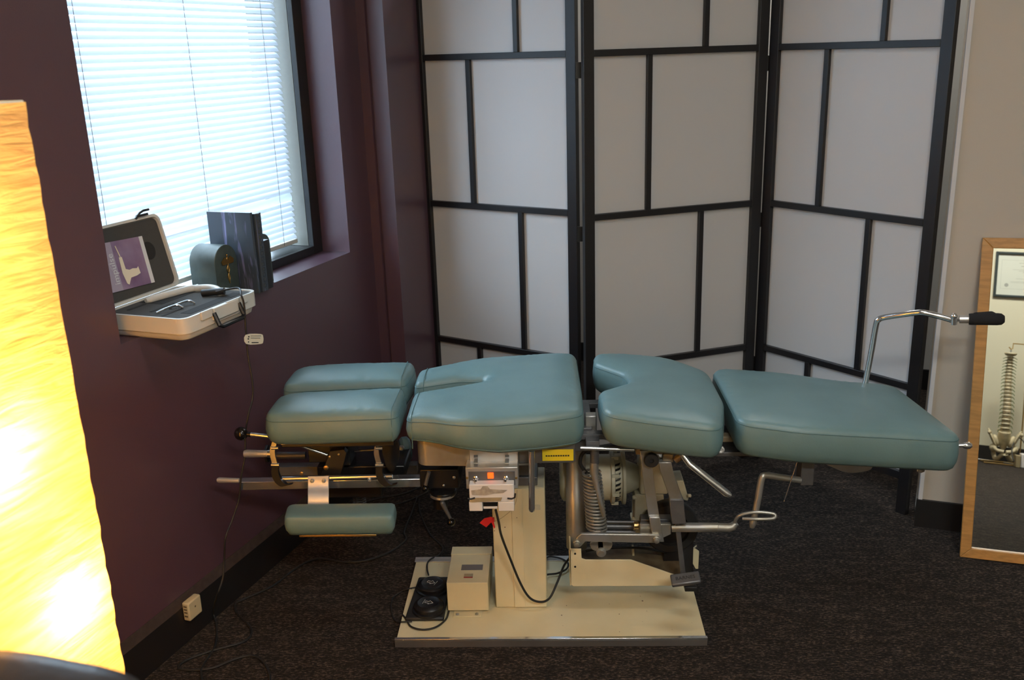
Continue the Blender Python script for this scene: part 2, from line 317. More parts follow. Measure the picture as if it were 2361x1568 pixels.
def inset(poly, d, it=None):
    it = it or max(1, int(d/0.0025)); n = len(poly); p = [q.copy() for q in poly]
    area2 = sum(p[i].x*p[(i+1) % n].y-p[(i+1) % n].x*p[i].y for i in range(n)); sg = 1 if area2 > 0 else -1
    for _ in range(it):
        q = []
        for i in range(n):
            e = p[(i+1) % n]-p[i-1]; nn = V((-e.y, e.x))*sg
            nn = nn.normalized() if nn.length > 1e-9 else V((0, 0)); q.append(p[i]+nn*d/it)
        p = [q[i]*0.5+(q[i-1]+q[(i+1) % n])*0.25 for i in range(n)]
    return p
def cushion(name, corners, zf, T, parent, tf=None, ends=(), hem=False, crown=0.022, rim=0.010, label=None, seam=True, bulge=0.004, soft=1.0, topm='teal', under=0.012):
    P0 = rounded(corners); n = len(P0)
    rings = []
    for d, h in [(under+0.02, -T-0.004), (under, -T), (under*0.35, -T+0.008), (-bulge*0.4, -T*0.7), (-bulge, -T*0.42), (-bulge*0.5, -T*0.15), (0, 0)]:
        if d >= 0: q = inset(P0, d) if d > 0.0005 else P0
        else:
            sgn = inset(P0, 0.001, 1); q = [a+(a-b).normalized()*(-d) if (a-b).length > 1e-7 else a for a, b in zip(P0, sgn)]
        rings.append([V((a.x, a.y, zf(a.x, a.y)+h*(tf(a.x, a.y) if tf else 1))) for a in q])
    import numpy as np
    from mathutils.geometry import delaunay_2d_cdt
    Q = np.array([(p.x, p.y) for p in P0]); Q2 = np.roll(Q, -1, 0); E_ = Q2-Q; EL = (E_**2).sum(1)
    def dist(p):
        w = p-Q; t = np.clip((w*E_).sum(1)/EL, 0, 1); return np.sqrt(((w-E_*t[:, None])**2).sum(1).min())
    def inside(p):
        c = (Q[:, 1] > p[1]) != (Q2[:, 1] > p[1])
        if not c.any(): return False
        xs = Q[c, 0]+(p[1]-Q[c, 1])*E_[c, 0]/E_[c, 1]; return (xs > p[0]).sum() % 2 == 1
    NR = np.stack([-(np.roll(Q, -1, 0)-np.roll(Q, 1, 0))[:, 1], (np.roll(Q, -1, 0)-np.roll(Q, 1, 0))[:, 0]], 1); NR /= np.linalg.norm(NR, axis=1)[:, None]
    if not inside(Q[3]+NR[3]*0.001): NR = -NR
    pts = [tuple(q) for q in Q]
    for dd in (0.0015, 0.0035, 0.006, 0.009, 0.013):
        for q in Q+NR*dd:
            if inside(q) and dist(q) > dd*0.93: pts.append(tuple(q))
    x = Q[:, 0].min()
    while x < Q[:, 0].max():
        y = Q[:, 1].min()
        while y < Q[:, 1].max():
            p_ = np.array((x, y))
            if inside(p_) and dist(p_) > 0.0165: pts.append((x, y))
            y += 0.0065
        x += 0.0065
    vo, _, fo_, *_r = delaunay_2d_cdt([V(p) for p in pts], [], [list(range(n))], 1, 1e-7)
    W_ = 0.085*soft
    def hgt(d): return rim*math.sqrt(max(0, 1-(1-min(1, d/0.024))**2))+(crown-rim)*(1-(1-min(1, d/W_))**2)
    H = [hgt(dist(np.array((p.x, p.y)))) for p in vo]
    nb = [set() for _ in vo]
    for f in fo_:
        for k in range(len(f)): nb[f[k]].add(f[k-1]); nb[f[k-1]].add(f[k])
    fixed = [dist(np.array((p.x, p.y))) < 0.010 for p in vo]
    for _ in range(14):
        H = [H[i] if fixed[i] or not nb[i] else 0.4*H[i]+0.6*sum(H[j] for j in nb[i])/len(nb[i]) for i in range(len(vo))]
    b = bmesh.new(); R = [[b.verts.new(v) for v in r] for r in rings]
    for i in range(len(R)-1):
        for k in range(n): b.faces.new((R[i][k], R[i][(k+1) % n], R[i+1][(k+1) % n], R[i+1][k]))
    f = b.faces.new(R[0][::-1]); bmesh.ops.triangulate(b, faces=[f], ngon_method='EAR_CLIP')
    TV = [b.verts.new((p.x, p.y, zf(p.x, p.y)+h)) for p, h in zip(vo, H)]
    for f in fo_: b.faces.new([TV[k] for k in f])
    bmesh.ops.remove_doubles(b, verts=b.verts, dist=0.00002)
    bmesh.ops.recalc_face_normals(b, faces=b.faces)
    me = bpy.data.meshes.new(name); o0 = ORG[parent.name]
    for v in b.verts: v.co -= o0
    b.to_mesh(me); b.free(); me.materials.append(M[topm]); me.polygons.foreach_set('use_smooth', [True]*len(me.polygons))
    o = bpy.data.objects.new(name, me); COL.objects.link(o); o.parent = parent; ORG[o.name] = o0
    if label: o['label'] = label
    if seam:
        s = MB(); s.tube([v+V((0, 0, 0.0005)) for v in rings[6]], 0.0013, 5, closed=True); s.build('seam', 'teal_seam', o)
        if hem: s = MB(); s.tube([v for v in rings[2]], 0.0013, 5, closed=True); s.build('hem', 'teal_seam', o)
    for xc in ends:
        ys = [y for y in np.arange(Q[:, 1].min(), Q[:, 1].max(), 0.003) if inside(np.array((xc, y)))]
        seg_ = [[ys[0]]]
        for y in ys[1:]:
            if y-seg_[-1][-1] > 0.005: seg_.append([y])
            else: seg_[-1].append(y)
        for g_ in seg_:
            pp = [V((xc, y, zf(xc, y)+hgt(dist(np.array((xc, y))))+0.0004)) for y in g_]
            f_ = [V((xc, g_[0]-0.0042, zf(xc, g_[0])-T*k)) for k in (0.9, 0.7, 0.4, 0.15)]
            s = MB(); s.tube(f_+pp, 0.0012, 5); s.build('end_seam', 'teal_seam', o)
    return o
# ================================================================ ROOM SHELL
m = MB(); m.wbox(-4.5, 4.5, -3.5, 6.5, -0.05, 0); fl = struct(m, 'floor', 'carpet')
m = MB(); m.rbox(-2.0, 2.65, -1.95, 4.45, 2.6, 2.65); struct(m, 'ceiling', 'ceiling')
WS = -1.64
m = MB()
m.rbox(-1.95, WS, -1.95, 1.692, 0, 2.6); m.rbox(-1.95, WS, 1.692, 2.782, 0, 0.857); m.rbox(-1.95, WS, 1.692, 2.782, 2.12, 2.6); m.rbox(-1.95, WS, 2.782, 2.96, 0, 2.6)
struct(m, 'wall_left', 'purple')
m = MB()
prof = [(-1.70, 2.944), (-1.607, 2.944), (-1.605, 2.952), (-1.597, 2.952), (-1.595, 2.940), (-1.537, 2.940), (-1.537, 4.45), (-1.70, 4.45)]
m.prism([st(a, b, 0) for a, b in prof], (0, 0, 2.6)); struct(m, 'trim_1', 'purple')
m = MB(); m.rbox(0.224, 2.6, 3.010, 3.16, 0, 2.6); struct(m, 'wall_back', 'beige')
m = MB(); m.rbox(0.2205, 0.2235, 3.006, 3.03, 0.094, 2.6); m.rbox(0.2205, 0.232, 3.0045, 3.009, 0.094, 2.6); struct(m, 'trim_2', 'metalbead')
m = MB(); m.rbox(-1.537, 1.6, 4.35, 4.45, 0, 2.6); m.rbox(1.3, 1.4, 3.16, 4.35, 0, 2.6); struct(m, 'wall_hall', 'offwhite')
m = MB(); m.rbox(-1.95, 2.65, -1.95, -1.892, 0, 2.6); struct(m, 'wall_rear', 'cream_wall')
m = MB(); m.rbox(2.6, 2.65, -1.95, 3.1, 0, 2.6); struct(m, 'wall_right', 'beige')
def board(name, path, h, mats=('blackboard', 'board_top'), d=0.010, top=0.028):
    # path: list of (s, t, ns, nt) wall line points with outward normal in the room frame
    m = MB(); (s0, t0), (s1, t1), (a, b) = path
    c = [st(s0, t0), st(s1, t1)]; nn = ES*a+ET*b
    q = lambda p, o, z: p+nn*o+V((0, 0, z))
    m.cur = 0; m.add([q(c[0], 0.0005, 0), q(c[0], d, 0), q(c[0], d, h), q(c[0], 0.0005, h), q(c[1], 0.0005, 0), q(c[1], d, 0), q(c[1], d, h), q(c[1], 0.0005, h)],
        [(0, 1, 2, 3), (7, 6, 5, 4), (1, 5, 6, 2), (0, 4, 5, 1), (0, 3, 7, 4), (3, 2, 6, 7)])
    if top:
        m.cur = 1; m.add([q(c[0], 0.0005, h), q(c[0], d, h), q(c[0], 0.002, h+top), q(c[0], 0.0005, h+top), q(c[1], 0.0005, h), q(c[1], d, h), q(c[1], 0.002, h+top), q(c[1], 0.0005, h+top)],
            [(3, 2, 1, 0), (4, 5, 6, 7), (1, 2, 6, 5), (2, 3, 7, 6), (0, 4, 7, 3)])
    return struct(m, name, list(mats), fix=True)
board('baseboard_left', ((WS, -1.89), (WS, 2.944), (1, 0)), 0.107)
board('baseboard_back', ((0.215, 3.01), (2.59, 3.01), (0, -1)), 0.094, top=0)
board('baseboard_rear', ((-1.62, -1.892), (2.59, -1.892), (0, 1)), 0.11, top=0)
board('baseboard_right', ((2.6, -1.89), (2.6, 2.99), (-1, 0)), 0.11, top=0)
board('baseboard_hall', ((-1.53, 4.35), (1.29, 4.35), (0, -1)), 0.094, top=0)
# ---- window: dark frame, pale inner reveal, glass
win = MB()
fr = [(1.692, 1.742), (2.728, 2.782)]
for a, b in fr: win.rbox(-1.765, -1.745, a, b, 0.857, 2.12)
win.rbox(-1.765, -1.745, 1.742, 2.728, 0.857, 0.885); win.rbox(-1.765, -1.745, 1.742, 2.728, 2.09, 2.12)
win.rbox(-1.93, -1.766, 1.70, 2.78, 0.857, 0.884)
w = struct(win, 'window_1', 'winframe', bevel=0.0015)
m = MB(); m.rbox(-1.92, -1.766, 2.728, 2.78, 0.885, 2.12); m.rbox(-1.92, -1.766, 1.692, 1.742, 0.885, 2.12); m.rbox(-1.92, -1.766, 1.742, 2.728, 2.09, 2.12)
m.build('inner_reveal', 'winreveal', w)
m = MB(); m.rbox(-1.885, -1.880, 1.742, 2.728, 0.885, 2.09); m.build('pane', 'glass', w)
# ---- venetian blind
bl = thing('venetian_blind', st(-1.805, 2.23, 0.89), 'white slatted venetian blind lowered over the window, one slat kinked', 'blind')
m = MB(); z = 0.925; sp = 0.0186
while z < 2.05:
    kink = abs(z-1.0475) < sp*0.5
    tl = radians(43) if not kink else radians(12)
    if kink: tl = radians(76)
    for side in (0,):
        vs = []; W2 = 0.0125
        for e in (1.757, 2.702):
            for k in range(5):
                u = -1+k/2; du = u*W2; bow = 0.0036*(1-u*u)
                # inner (room) edge is the lower one
                ds = du*cos(tl)+bow*sin(tl); dz = -du*sin(tl)+bow*cos(tl)
                sag = 0.010*((2.702-e)/0.95) if kink else 0
                vs.append(st(-1.800+ds, e, z+dz-sag))
        m.add(vs, [(k, k+1, k+6, k+5) for k in range(4)])
    z += sp*(1.25 if kink else 1)
m.build('slats', 'slat', bl, fix=False)
m = MB(); m.rbox(-1.812, -1.789, 1.757, 2.702, 0.900, 0.914); m.build('bottom_rail', 'case', bl, bevel=0.002)
m = MB(); m.rbox(-1.82, -1.785, 1.757, 2.71, 2.055, 2.088); m.build('head_rail', 'case', bl, bevel=0.002)
for tt in (1.86, 2.26, 2.62):
    m = MB()
    for so in (-1.788, -1.812): m.tube([st(so, tt, 0.905), st(so, tt, 2.06)], 0.0007, 5)
    m.build('ladder_cord', 'greypl', bl)
m = MB(); m.tube([st(-1.775, 2.665, 1.62), st(-1.778, 2.665, 2.06)], 0.004, 8); m.build('tilt_wand', 'glass', bl)
# ---- added ceiling fill panels, out of frame, put in to brighten room and hall
for (s_, t_, lab) in ((1.0, -0.6, 'added unseen ceiling fill panel near the cream rear wall'), (0.2, 1.35, 'added unseen ceiling fill panel above the treatment table'), (-0.4, 3.95, 'added unseen ceiling fill panel behind the folding screen')):
    t = thing('ceiling_fill_panel', st(s_, t_, 2.6), lab, 'light', 'added ceiling fill panels')
    m = MB(); m.rbox(s_-0.57, s_+0.57, t_-0.16, t_+0.16, 2.592, 2.5995); m.build('housing', 'offwhite', t)
    m = MB(); m.rbox(s_-0.55, s_+0.55, t_-0.14, t_+0.14, 2.588, 2.5915); m.build('diffuser', 'diffuser', t)
# ================================================================ FOLDING SCREEN
scr = thing('folding_screen', (0.35, 3.2, 0), 'three-panel black framed folding screen with white paper panes, across the doorway', 'screen')
def screen_panel(a, b, zoff=0.0):
    a = V((a[0], a[1], 0)); b = V((b[0], b[1], 0)); d = (b-a); Lh = d.length; d.normalize(); nrm = V((d.y, -d.x, 0))
    if nrm.y > 0: nrm = -nrm
    PW, TH, BW = 0.036, 0.022, 0.021
    def bx(m, u0, u1, z0, z1, th=TH, off=0): m.box(a+d*(u0+u1)/2+nrm*off+V((0, 0, (z0+z1)/2)), u1-u0, th, z1-z0, d, nrm, EZ)
    m = MB(); bx(m, 0, PW, 0, 1.81); bx(m, Lh-PW, Lh, 0, 1.81)
    rows = [0.132, 0.438, 0.963, 1.481, 1.79]
    for i, zc in enumerate(rows):
        h = BW if 0 < i < 4 else 0.026
        bx(m, PW, Lh-PW, zc-h/2, zc+h/2, 0.016, 0.002)
    for i, fr_ in enumerate((0.33, 0.67, 0.33, 0.67)):
        u = PW+(Lh-2*PW)*fr_; bx(m, u-0.009, u+0.009, rows[i]+0.010, rows[i+1]-0.010, 0.014, 0.002)
    o = m.build('panel_frame', 'blackwood', scr, bevel=0.0012)
    p = MB(); bx(p, PW-0.004, Lh-PW+0.004, 0.136, 1.786, 0.0012, -0.0065); p.build('paper', 'ricepaper', o)
    return a, b, d
A1, B1 = (-0.467, 3.535), (0.098, 3.205)
A2, B2 = (0.112, 3.105), (0.735, 3.345)
A3, B3 = (0.752, 3.350), (1.155, 2.858)
screen_panel(A1, B1); screen_panel(A2, B2); screen_panel(A3, B3)
for (x, y), zs in (((0.103, 3.165), (0.90, 1.43)), ((0.744, 3.356), (0.90, 1.43))):
    for zc in zs:
        m = MB(); m.cyl((x, y, zc-0.025), (x, y, zc+0.025), 0.004); m.box((x, y, zc), 0.02, 0.012, 0.05); m.build('hinge', 'black', scr)
# ================================================================ TREATMENT TABLE
tb = thing('treatment_table', (-0.02, 2.35, 0), 'teal vinyl chiropractic treatment table with sectioned cushions on a cream column base', 'treatment table')
lin = lambda x0, z0, x1, z1: (lambda x, y: z0+(z1-z0)*(x-x0)/(x1-x0))
# cushions
cushion('head_cushion', [(-0.722, 2.178, 0.040), (-0.60, 2.168, 0.2), (-0.383, 2.164, 0.022), (-0.388, 2.345, 0.022), (-0.722, 2.335, 0.055)], lin(-0.7, 0.632, -0.385, 0.640), 0.065, tb, crown=0.034, rim=0.020, ends=(-0.398,), label='near half of the split headrest')
cushion('head_cushion', [(-0.735, 2.392, 0.040), (-0.396, 2.398, 0.022), (-0.385, 2.50, 0.02), (-0.392, 2.558, 0.022), (-0.60, 2.57, 0.2), (-0.735, 2.555, 0.06)], lin(-0.7, 0.632, -0.385, 0.640), 0.065, tb, crown=0.034, rim=0.020, ends=(-0.408,), label='far half of the split headrest')
cushion('chest_cushion', [(-0.358, 2.148, 0.020), (-0.29, 2.135, 0.1), (-0.22, 2.103, 0.15), (-0.14, 2.098, 0.2), (-0.02, 2.118, 0.3), (0.072, 2.150, 0.040), (0.074, 2.30, 0.3), (0.068, 2.61, 0.045),
    (0.0, 2.612, 0.2), (-0.21, 2.578, 0.3), (-0.372, 2.500, 0.025), (-0.370, 2.382, 0.018), (-0.25, 2.418, 0.1), (-0.178, 2.402, 0.013), (-0.185, 2.378, 0.011), (-0.25, 2.352, 0.1), (-0.362, 2.318, 0.018)],
    lambda x, y: 0.645-0.006*max(0, (-0.2-x)/0.15)+0.004*(y-2.3), 0.076, tb, tf=lambda x, y: 1-0.28*min(1, max(0, (-0.13-x)/0.20)), ends=(-0.346,), hem=True, crown=0.026, rim=0.015, label='chest section with a narrow slot at the head end')
cushion('pelvic_cushion', [(0.125, 2.165, 0.055), (0.235, 2.138, 0.2), (0.40, 2.112, 0.045), (0.438, 2.30, 0.3), (0.436, 2.53, 0.10), (0.34, 2.640, 0.12), (0.22, 2.650, 0.2), (0.122, 2.640, 0.045), (0.118, 2.545, 0.035), (0.195, 2.47, 0.045), (0.205, 2.40, 0.045), (0.118, 2.315, 0.045)],
    lin(0.13, 0.636, 0.42, 0.612), 0.076, tb, crown=0.024, rim=0.014, label='pelvic section with a curved notch')
cushion('leg_cushion', [(0.452, 2.178, 0.050), (0.60, 2.145, 0.3), (0.982, 2.138, 0.035), (0.975, 2.22, 0.2), (0.945, 2.52, 0.06), (0.81, 2.52, 0.3), (0.65, 2.575, 0.3), (0.452, 2.59, 0.055)],
    lin(0.45, 0.604, 0.98, 0.568), 0.082, tb, crown=0.022, rim=0.013, label='long leg section sloping down to the foot end')
# end seams running over the head and chest cushions
def overseam(parent, pts, r=0.0014):
    m = MB(); m.tube(smooth(pts, 6), r, 5); m.build('seam', 'teal_seam', parent)
# base plate
m = MB(); m.wbox(-0.424, 0.388, 2.155, 2.565, 0.004, 0.021); bp_ = m.build('base_plate', 'cream', tb, bevel=0.001)
m = MB(); m.wbox(-0.428, 0.390, 2.147, 2.155, 0.0, 0.020); m.cur = 1; m.wbox(-0.4285, 0.3905, 2.1465, 2.1555, 0.020, 0.0245); m.wbox(-0.428, 0.390, 2.1555, 2.160, 0.0212, 0.0225); m.build('edge_trim', ['trim_face', 'chrome'], bp_, bevel=0.0008)
m = MB(); m.wbox(-0.428, 0.392, 2.565, 2.573, 0.0, 0.024); m.wbox(-0.428, 0.392, 2.545, 2.573, 0.0212, 0.0235); m.build('edge_trim', 'brushed', bp_, bevel=0.001)
for x, y in ((930, 1475), (1266, 1470), (973, 1287)):
    m = MB(); c = atz(x, y, 0.0225); m.lathe(c, EZ, [(0.003, 0), (0.003, 0.0008), (0.002, 0.0015)], 12); m.build('screw', 'brass', bp_)
# column
m = MB(); m.wbox(-0.168, -0.026, 2.298, 2.43, 0.021, 0.385); colm = m.build('column', 'cream', tb, bevel=0.003)
m = MB(); m.wbox(-0.116, -0.028, 2.2955, 2.299, 0.024, 0.384); m.wbox(-0.116, -0.086, 2.2945, 2.298, 0.024, 0.384); m.build('cover_panel', 'cream', colm, bevel=0.0008)
m = MB(); a = P(2.294, (1228, 1164), (1246, 1175)); m.wbox(a[0].x, a[1].x, 2.292, 2.2945, a[1].z, a[0].z); m.build('rating_label', 'grey_cream', colm)
m = MB(); m.wbox(-0.150, -0.045, 2.31, 2.42, 0.385, 0.41); m.wbox(-0.22, 0.10, 2.27, 2.46, 0.50, 0.565); m.wbox(-0.13, -0.06, 2.32, 2.40, 0.41, 0.51); m.build('lift_head', 'dullsteel', tb, bevel=0.002)
# cushion pans
m = MB(); m.wbox(-0.30, 0.05, 2.18, 2.55, 0.548, 0.574); m.build('chest_pan', 'dullsteel', tb, bevel=0.004)
# curved shoulder plate below chest cushion
Yp = 2.19
m = MB()
pts = []
for k in range(9):
    an = pi+pi/2*k/8; pts.append((-0.315+0.028*cos(an), 2.205+0.028*sin(an)))
pts = [(-0.343, 2.45)]+pts+[(-0.20, 2.172), (-0.05, 2.172)]
zt, zb = 0.575, 0.508
outer = [V((x, y, zt)) for x, y in pts]; innr = [V((x+0.004, y+0.004, zt)) for x, y in pts]
zbs = [zb]*len(pts)
vs = []
for (x, y) in pts:
    q = zb if x < -0.25 else zb
    vs += [V((x, y, zt)), V((x, y, q)), V((x+0.003, y+0.004, q)), V((x+0.003, y+0.004, zt))]
m.add(vs, [(i*4+k, i*4+(k+1) % 4, i*4+4+(k+1) % 4, i*4+4+k) for i in range(len(pts)-1) for k in range(4)]+[(3, 2, 1, 0), tuple(len(vs)-4+k for k in range(4))])
m.build('shoulder_plate', 'steel', tb)
# ---- headrest carriage (left)
def part(name, mt, f, bevel=0, parent=None, label=None):
    m = MB(); f(m); return m.build(name, mt, parent or tb, bevel=bevel, label=label)
# square chrome slide bar
a, b = aty(556, 1116, 2.262), aty(972, 1108, 2.262)
def sqbar(m):
    d = (b-a).normalized(); c = (a+b)/2; m.box(c+V((0, 0.0, 0)), (b-a).length, 0.028, 0.024, d, V((0, 1, 0)), d.cross(V((0, 1, 0))))
part('slide_bar', 'chrome', sqbar, 0.002)
part('slide_bar', 'chrome', lambda m: m.cyl(aty(640, 1104, 2.235), aty(905, 1098, 2.235), 0.006), label='round rail in front of the square slide bar')
part('lower_handle', 'brushed', lambda m: m.tube([aty(501, 1107, 2.25), aty(505, 1107, 2.25), aty(551, 1108, 2.25), aty(553, 1108, 2.25)], [0.0055, 0.0075, 0.0065, 0.004], 20))
part('upper_handle', 'brushed', lambda m: m.tube([aty(563, 1046, 2.25), aty(567, 1046, 2.25), aty(617, 1046, 2.25), aty(619, 1046, 2.25)], [0.0085, 0.0105, 0.009, 0.007], 20))
part('handle_collar', 'chrome', lambda m: m.cyl(aty(618, 1046, 2.25), aty(636, 1046, 2.25), 0.0105))
part('star_knob', 'black', lambda m: (m.lathe(aty(613, 1046, 2.268), V((1, 0, 0)), [(0.020, 0), (0.024, 0.002), (0.024, 0.008), (0.020, 0.010)], 8)))
# ball lever
lev = part('lock_lever', 'chrome', lambda m: m.tube([aty(574, 1001, 2.235), aty(625, 1007, 2.235), aty(690, 1027, 2.24), aty(755, 1049, 2.25)], [0.0055, 0.005, 0.0038, 0.0032], 12))
part('ball_knob', 'blackball', lambda m: (m.ball(aty(556, 1000, 2.235), 0.0178), m.cyl(aty(568, 1001, 2.235), aty(578, 1002, 2.235), 0.007)), parent=lev)
# head pan rails
part('head_rail', 'chrome', lambda m: m.cyl(aty(648, 1024, 2.20), aty(866, 1018, 2.20), 0.0022))
part('head_pan', 'black', lambda m: m.wbox(-0.69, -0.40, 2.20, 2.54, 0.552, 0.572), 0.003)
# C brackets
def cbr(x0):
    def f(m):
        m.cur = 0; m.strip(smooth(P(2.222, (x0, 1018), (x0-6, 1040), (x0-2, 1062), (x0+3, 1075)), 5), (0.013, 0, 0), 0.005)
        m.cur = 0; m.tube(P(2.219, (x0-8, 1033), (x0+8, 1033)), 0.0045, 10)
    o = part('carriage_bracket', 'chrome', f)
    part('bracket_arm', 'black', lambda m: m.strip(smooth(P(2.225, (x0+2, 1072), (x0+1, 1090), (x0+9, 1108), (x0+22, 1118), (x0+34, 1116)), 5), (0.018, 0, 0.004), 0.012), parent=o)
    part('bracket_collar', 'chrome', lambda m: m.tube(P(2.218, (x0-8, 1072), (x0+10, 1072)), 0.0048, 10), parent=o)
cbr(634); cbr(874)
# carriage body
part('carriage_block', 'black', lambda m: (m.wbox(aty(770, 1080, 2.33).x, aty(815, 1080, 2.33).x, 2.30, 2.42, 0.455, 0.548), m.wbox(-0.655, -0.575, 2.31, 2.45, 0.46, 0.55)), 0.003)
part('clamp_plate', 'black', lambda m: m.prism(P(2.262, (760, 1040), (792, 1036), (800, 1044), (786, 1096), (740, 1096)), (0, 0.02, 0)), 0.002)
for (x, y, r) in ((760, 1053, 0.0035), (752, 1078, 0.0065), (781, 1047, 0.003), (696, 1091, 0.005)):
    part('screw', 'brass', lambda m: m.lathe(aty(x, y, 2.262), V((0, -1, 0)), [(r, 0), (r, 0.003), (r*0.6, 0.004)], 14))
part('drive_screw', 'dullsteel', lambda m: m.cyl(aty(640, 1050, 2.36), aty(705, 1050, 2.36), 0.010))
part('drive_rod', 'dullsteel', lambda m: m.cyl(aty(790, 1042, 2.36), aty(868, 1037, 2.36), 0.003))
part('far_slide_bar', 'dullsteel', lambda m: m.box(aty(800, 1080, 2.44), 0.40, 0.03, 0.026))
part('under_tray', 'black', lambda m: (m.wbox(-0.64, -0.40, 2.33, 2.47, 0.405, 0.440), m.wbox(-0.62, -0.47, 2.34, 2.44, 0.34, 0.41)), 0.004)
part('far_spring', 'dullsteel', lambda m: m.tube([aty(826, 1120, 2.42)+V((0.018*cos(k*0.8), 0.018*sin(k*0.8), -0.0009*k)) for k in range(90)], 0.0018, 6))
part('side_shield', 'black', lambda m: m.prism(smooth(P(2.30, (884, 1015), (915, 1015), (921, 1045), (914, 1075), (902, 1088), (890, 1074), (882, 1045)), 4, True), (0, 0.004, 0)))
part('far_armrest', 'teal', lambda m: m.lathe(aty(932, 1037, 2.47), V((1, 0.3, 0)), [(0.030, -0.012), (0.037, -0.004), (0.037, 0.010), (0.028, 0.018)], 28), label='end of the far armrest pad')
for x in (911, 926): part('armrest_bolt', 'steel', lambda m: m.lathe(aty(x, 1032, 2.425), V((0, -1, 0)), [(0.008, 0), (0.008, 0.006), (0.005, 0.009)], 6))
part('bar_stud', 'chrome', lambda m: m.lathe(aty(852, 1105, 2.232), V((0, -1, 0)), [(0.005, 0), (0.005, 0.005), (0.003, 0.007)], 14))
# arm rest bracket and pad
def abr(m):
    pth = [aty(734, y, Y) for y, Y in ((1098, 2.226), (1112, 2.224), (1126, 2.216), (1140, 2.200), (1160, 2.188), (1190, 2.186))]
    m.strip(smooth(pth, 4), (0.054, 0, 0), 0.004)
ab = part('armrest_bracket', 'white_steel', abr, 0.001)
for x in (720, 747): part('hex_bolt', 'steel', lambda m: m.lathe(aty(x, 1108, 2.223), V((0, -1, 0)), [(0.0055, 0), (0.0055, 0.004), (0.0035, 0.005)], 6), parent=ab)
p0 = aty(655, 1200, 2.10); p1 = aty(906, 1196, 2.10); p2 = aty(912, 1170, 2.175); p3 = aty(664, 1170, 2.175)
zr = lambda yy: aty(780, yy, 2.10).z
cushion('armrest_cushion', [(p0.x, 2.102, 0.014), (p1.x, 2.102, 0.012), (p2.x, 2.178, 0.012), (p3.x, 2.178, 0.02)], lambda x, y: zr(1196), zr(1196)-zr(1236), tb, crown=0.009, rim=0.006, seam=False, bulge=0.003, under=0.005, label='lower armrest pad near the floor side')
part('armrest_base', 'brass', lambda m: m.wbox(aty(690, 1240, 2.11).x, aty(868, 1240, 2.11).x, 2.11, 2.175, zr(1236)-0.008, zr(1236)-0.002), 0.001)
# ---- pivot block between head and chest
part('pivot_block', 'black', lambda m: (m.wbox(aty(968, 1100, 2.24).x, aty(1058, 1100, 2.24).x, 2.24, 2.36, aty(1000, 1127, 2.24).z, aty(1000, 1083, 2.24).z), m.lathe(aty(1022, 1128, 2.29), V((0, 0, -1)), [(0.035, 0), (0.036, 0.01), (0.030, 0.016)], 24), m.wbox(-0.30, -0.23, 2.26, 2.36, 0.48, 0.53)), 0.003)
part('pivot_ring', 'steel', lambda m: m.lathe(aty(1020, 1136, 2.285), V((0, 0, -1)), [(0.033, 0), (0.034, 0.006), (0.030, 0.008)], 24))
for (x, y, r) in ((1047, 1101, 0.004), (1023, 1119, 0.003)): part('screw', 'steel', lambda m: m.lathe(aty(x, y, 2.24), V((0, -1, 0)), [(r, 0), (r, 0.002), (r*0.5, 0.003)], 12))
l2 = part('lock_lever', 'dullsteel', lambda m: m.tube(P(2.22, (989, 1088), (984, 1105), (981, 1118)), 0.005, 10)); part('ball_knob', 'blackball', lambda m: m.ball(aty(981, 1126, 2.22), 0.010), parent=l2)
l3 = part('lock_lever', 'dullsteel', lambda m: (m.tube(P(2.24, (1020, 1160), (1030, 1180), (1038, 1195)), [0.007, 0.005, 0.004], 10), m.ball(aty(1020, 1160, 2.24), 0.007))); part('ball_knob', 'blackball', lambda m: m.ball(aty(1040, 1204, 2.24), 0.0115), parent=l3)
part('pivot_post', 'black', lambda m: m.cyl(aty(1016, 1135, 2.30), aty(1016, 1168, 2.30), 0.02))
# black link from pivot to column
part('link_arm', 'black', lambda m: m.wbox(-0.235, -0.12, 2.30, 2.34, 0.415, 0.445), 0.003)
part('link_arm', 'black', lambda m: m.wbox(0.0, 0.10, 2.33, 2.40, 0.47, 0.50), 0.003)
# ---- control box
Yc = 2.125
c0, c1 = aty(1073, 1079, Yc), aty(1195, 1126, Yc)
cb = part('control_box', 'brushed', lambda m: m.wbox(c0.x, c1.x, Yc, 2.20, c1.z, c0.z), 0.0012)
part('box_hanger', 'brushed', lambda m: (m.wbox(c0.x+0.008, c1.x, 2.165, 2.172, c0.z-0.002, c0.z+0.05)), 0.001, parent=cb)
for x in (1097, 1169): part('hanger_strap', 'chrome', lambda m: m.strip([aty(x, 1049, 2.155), aty(x, 1066, 2.155), aty(x, 1069, 2.14)], (0.010, 0, 0), 0.002), parent=cb)
i0, i1 = aty(1080, 1087, Yc), aty(1188, 1118, Yc)
part('face_rim', 'dullsteel', lambda m: m.wbox(i0.x, i1.x, Yc-0.0015, Yc, i1.z, i0.z), 0.0005, parent=cb)
il = part('indicator_lamp', 'redlamp', lambda m: m.wbox(aty(1124, 1088, Yc).x, aty(1138, 1088, Yc).x, Yc-0.007, Yc-0.001, aty(1130, 1101, Yc).z, aty(1130, 1089, Yc).z), 0.001, parent=cb, label='glowing red square indicator')
for (x, dx) in ((1097, 0), (1167, -2)):
    part('toggle_switch', 'chrome', lambda m: (m.lathe(aty(x, 1102, Yc-0.001), V((0, -1, 0)), [(0.007, 0), (0.007, 0.004), (0.004, 0.006), (0.004, 0.010)], 6), m.tube([aty(x, 1102, Yc-0.01), aty(x+dx, 1109, Yc-0.022)], [0.002, 0.003], 10)), parent=cb)
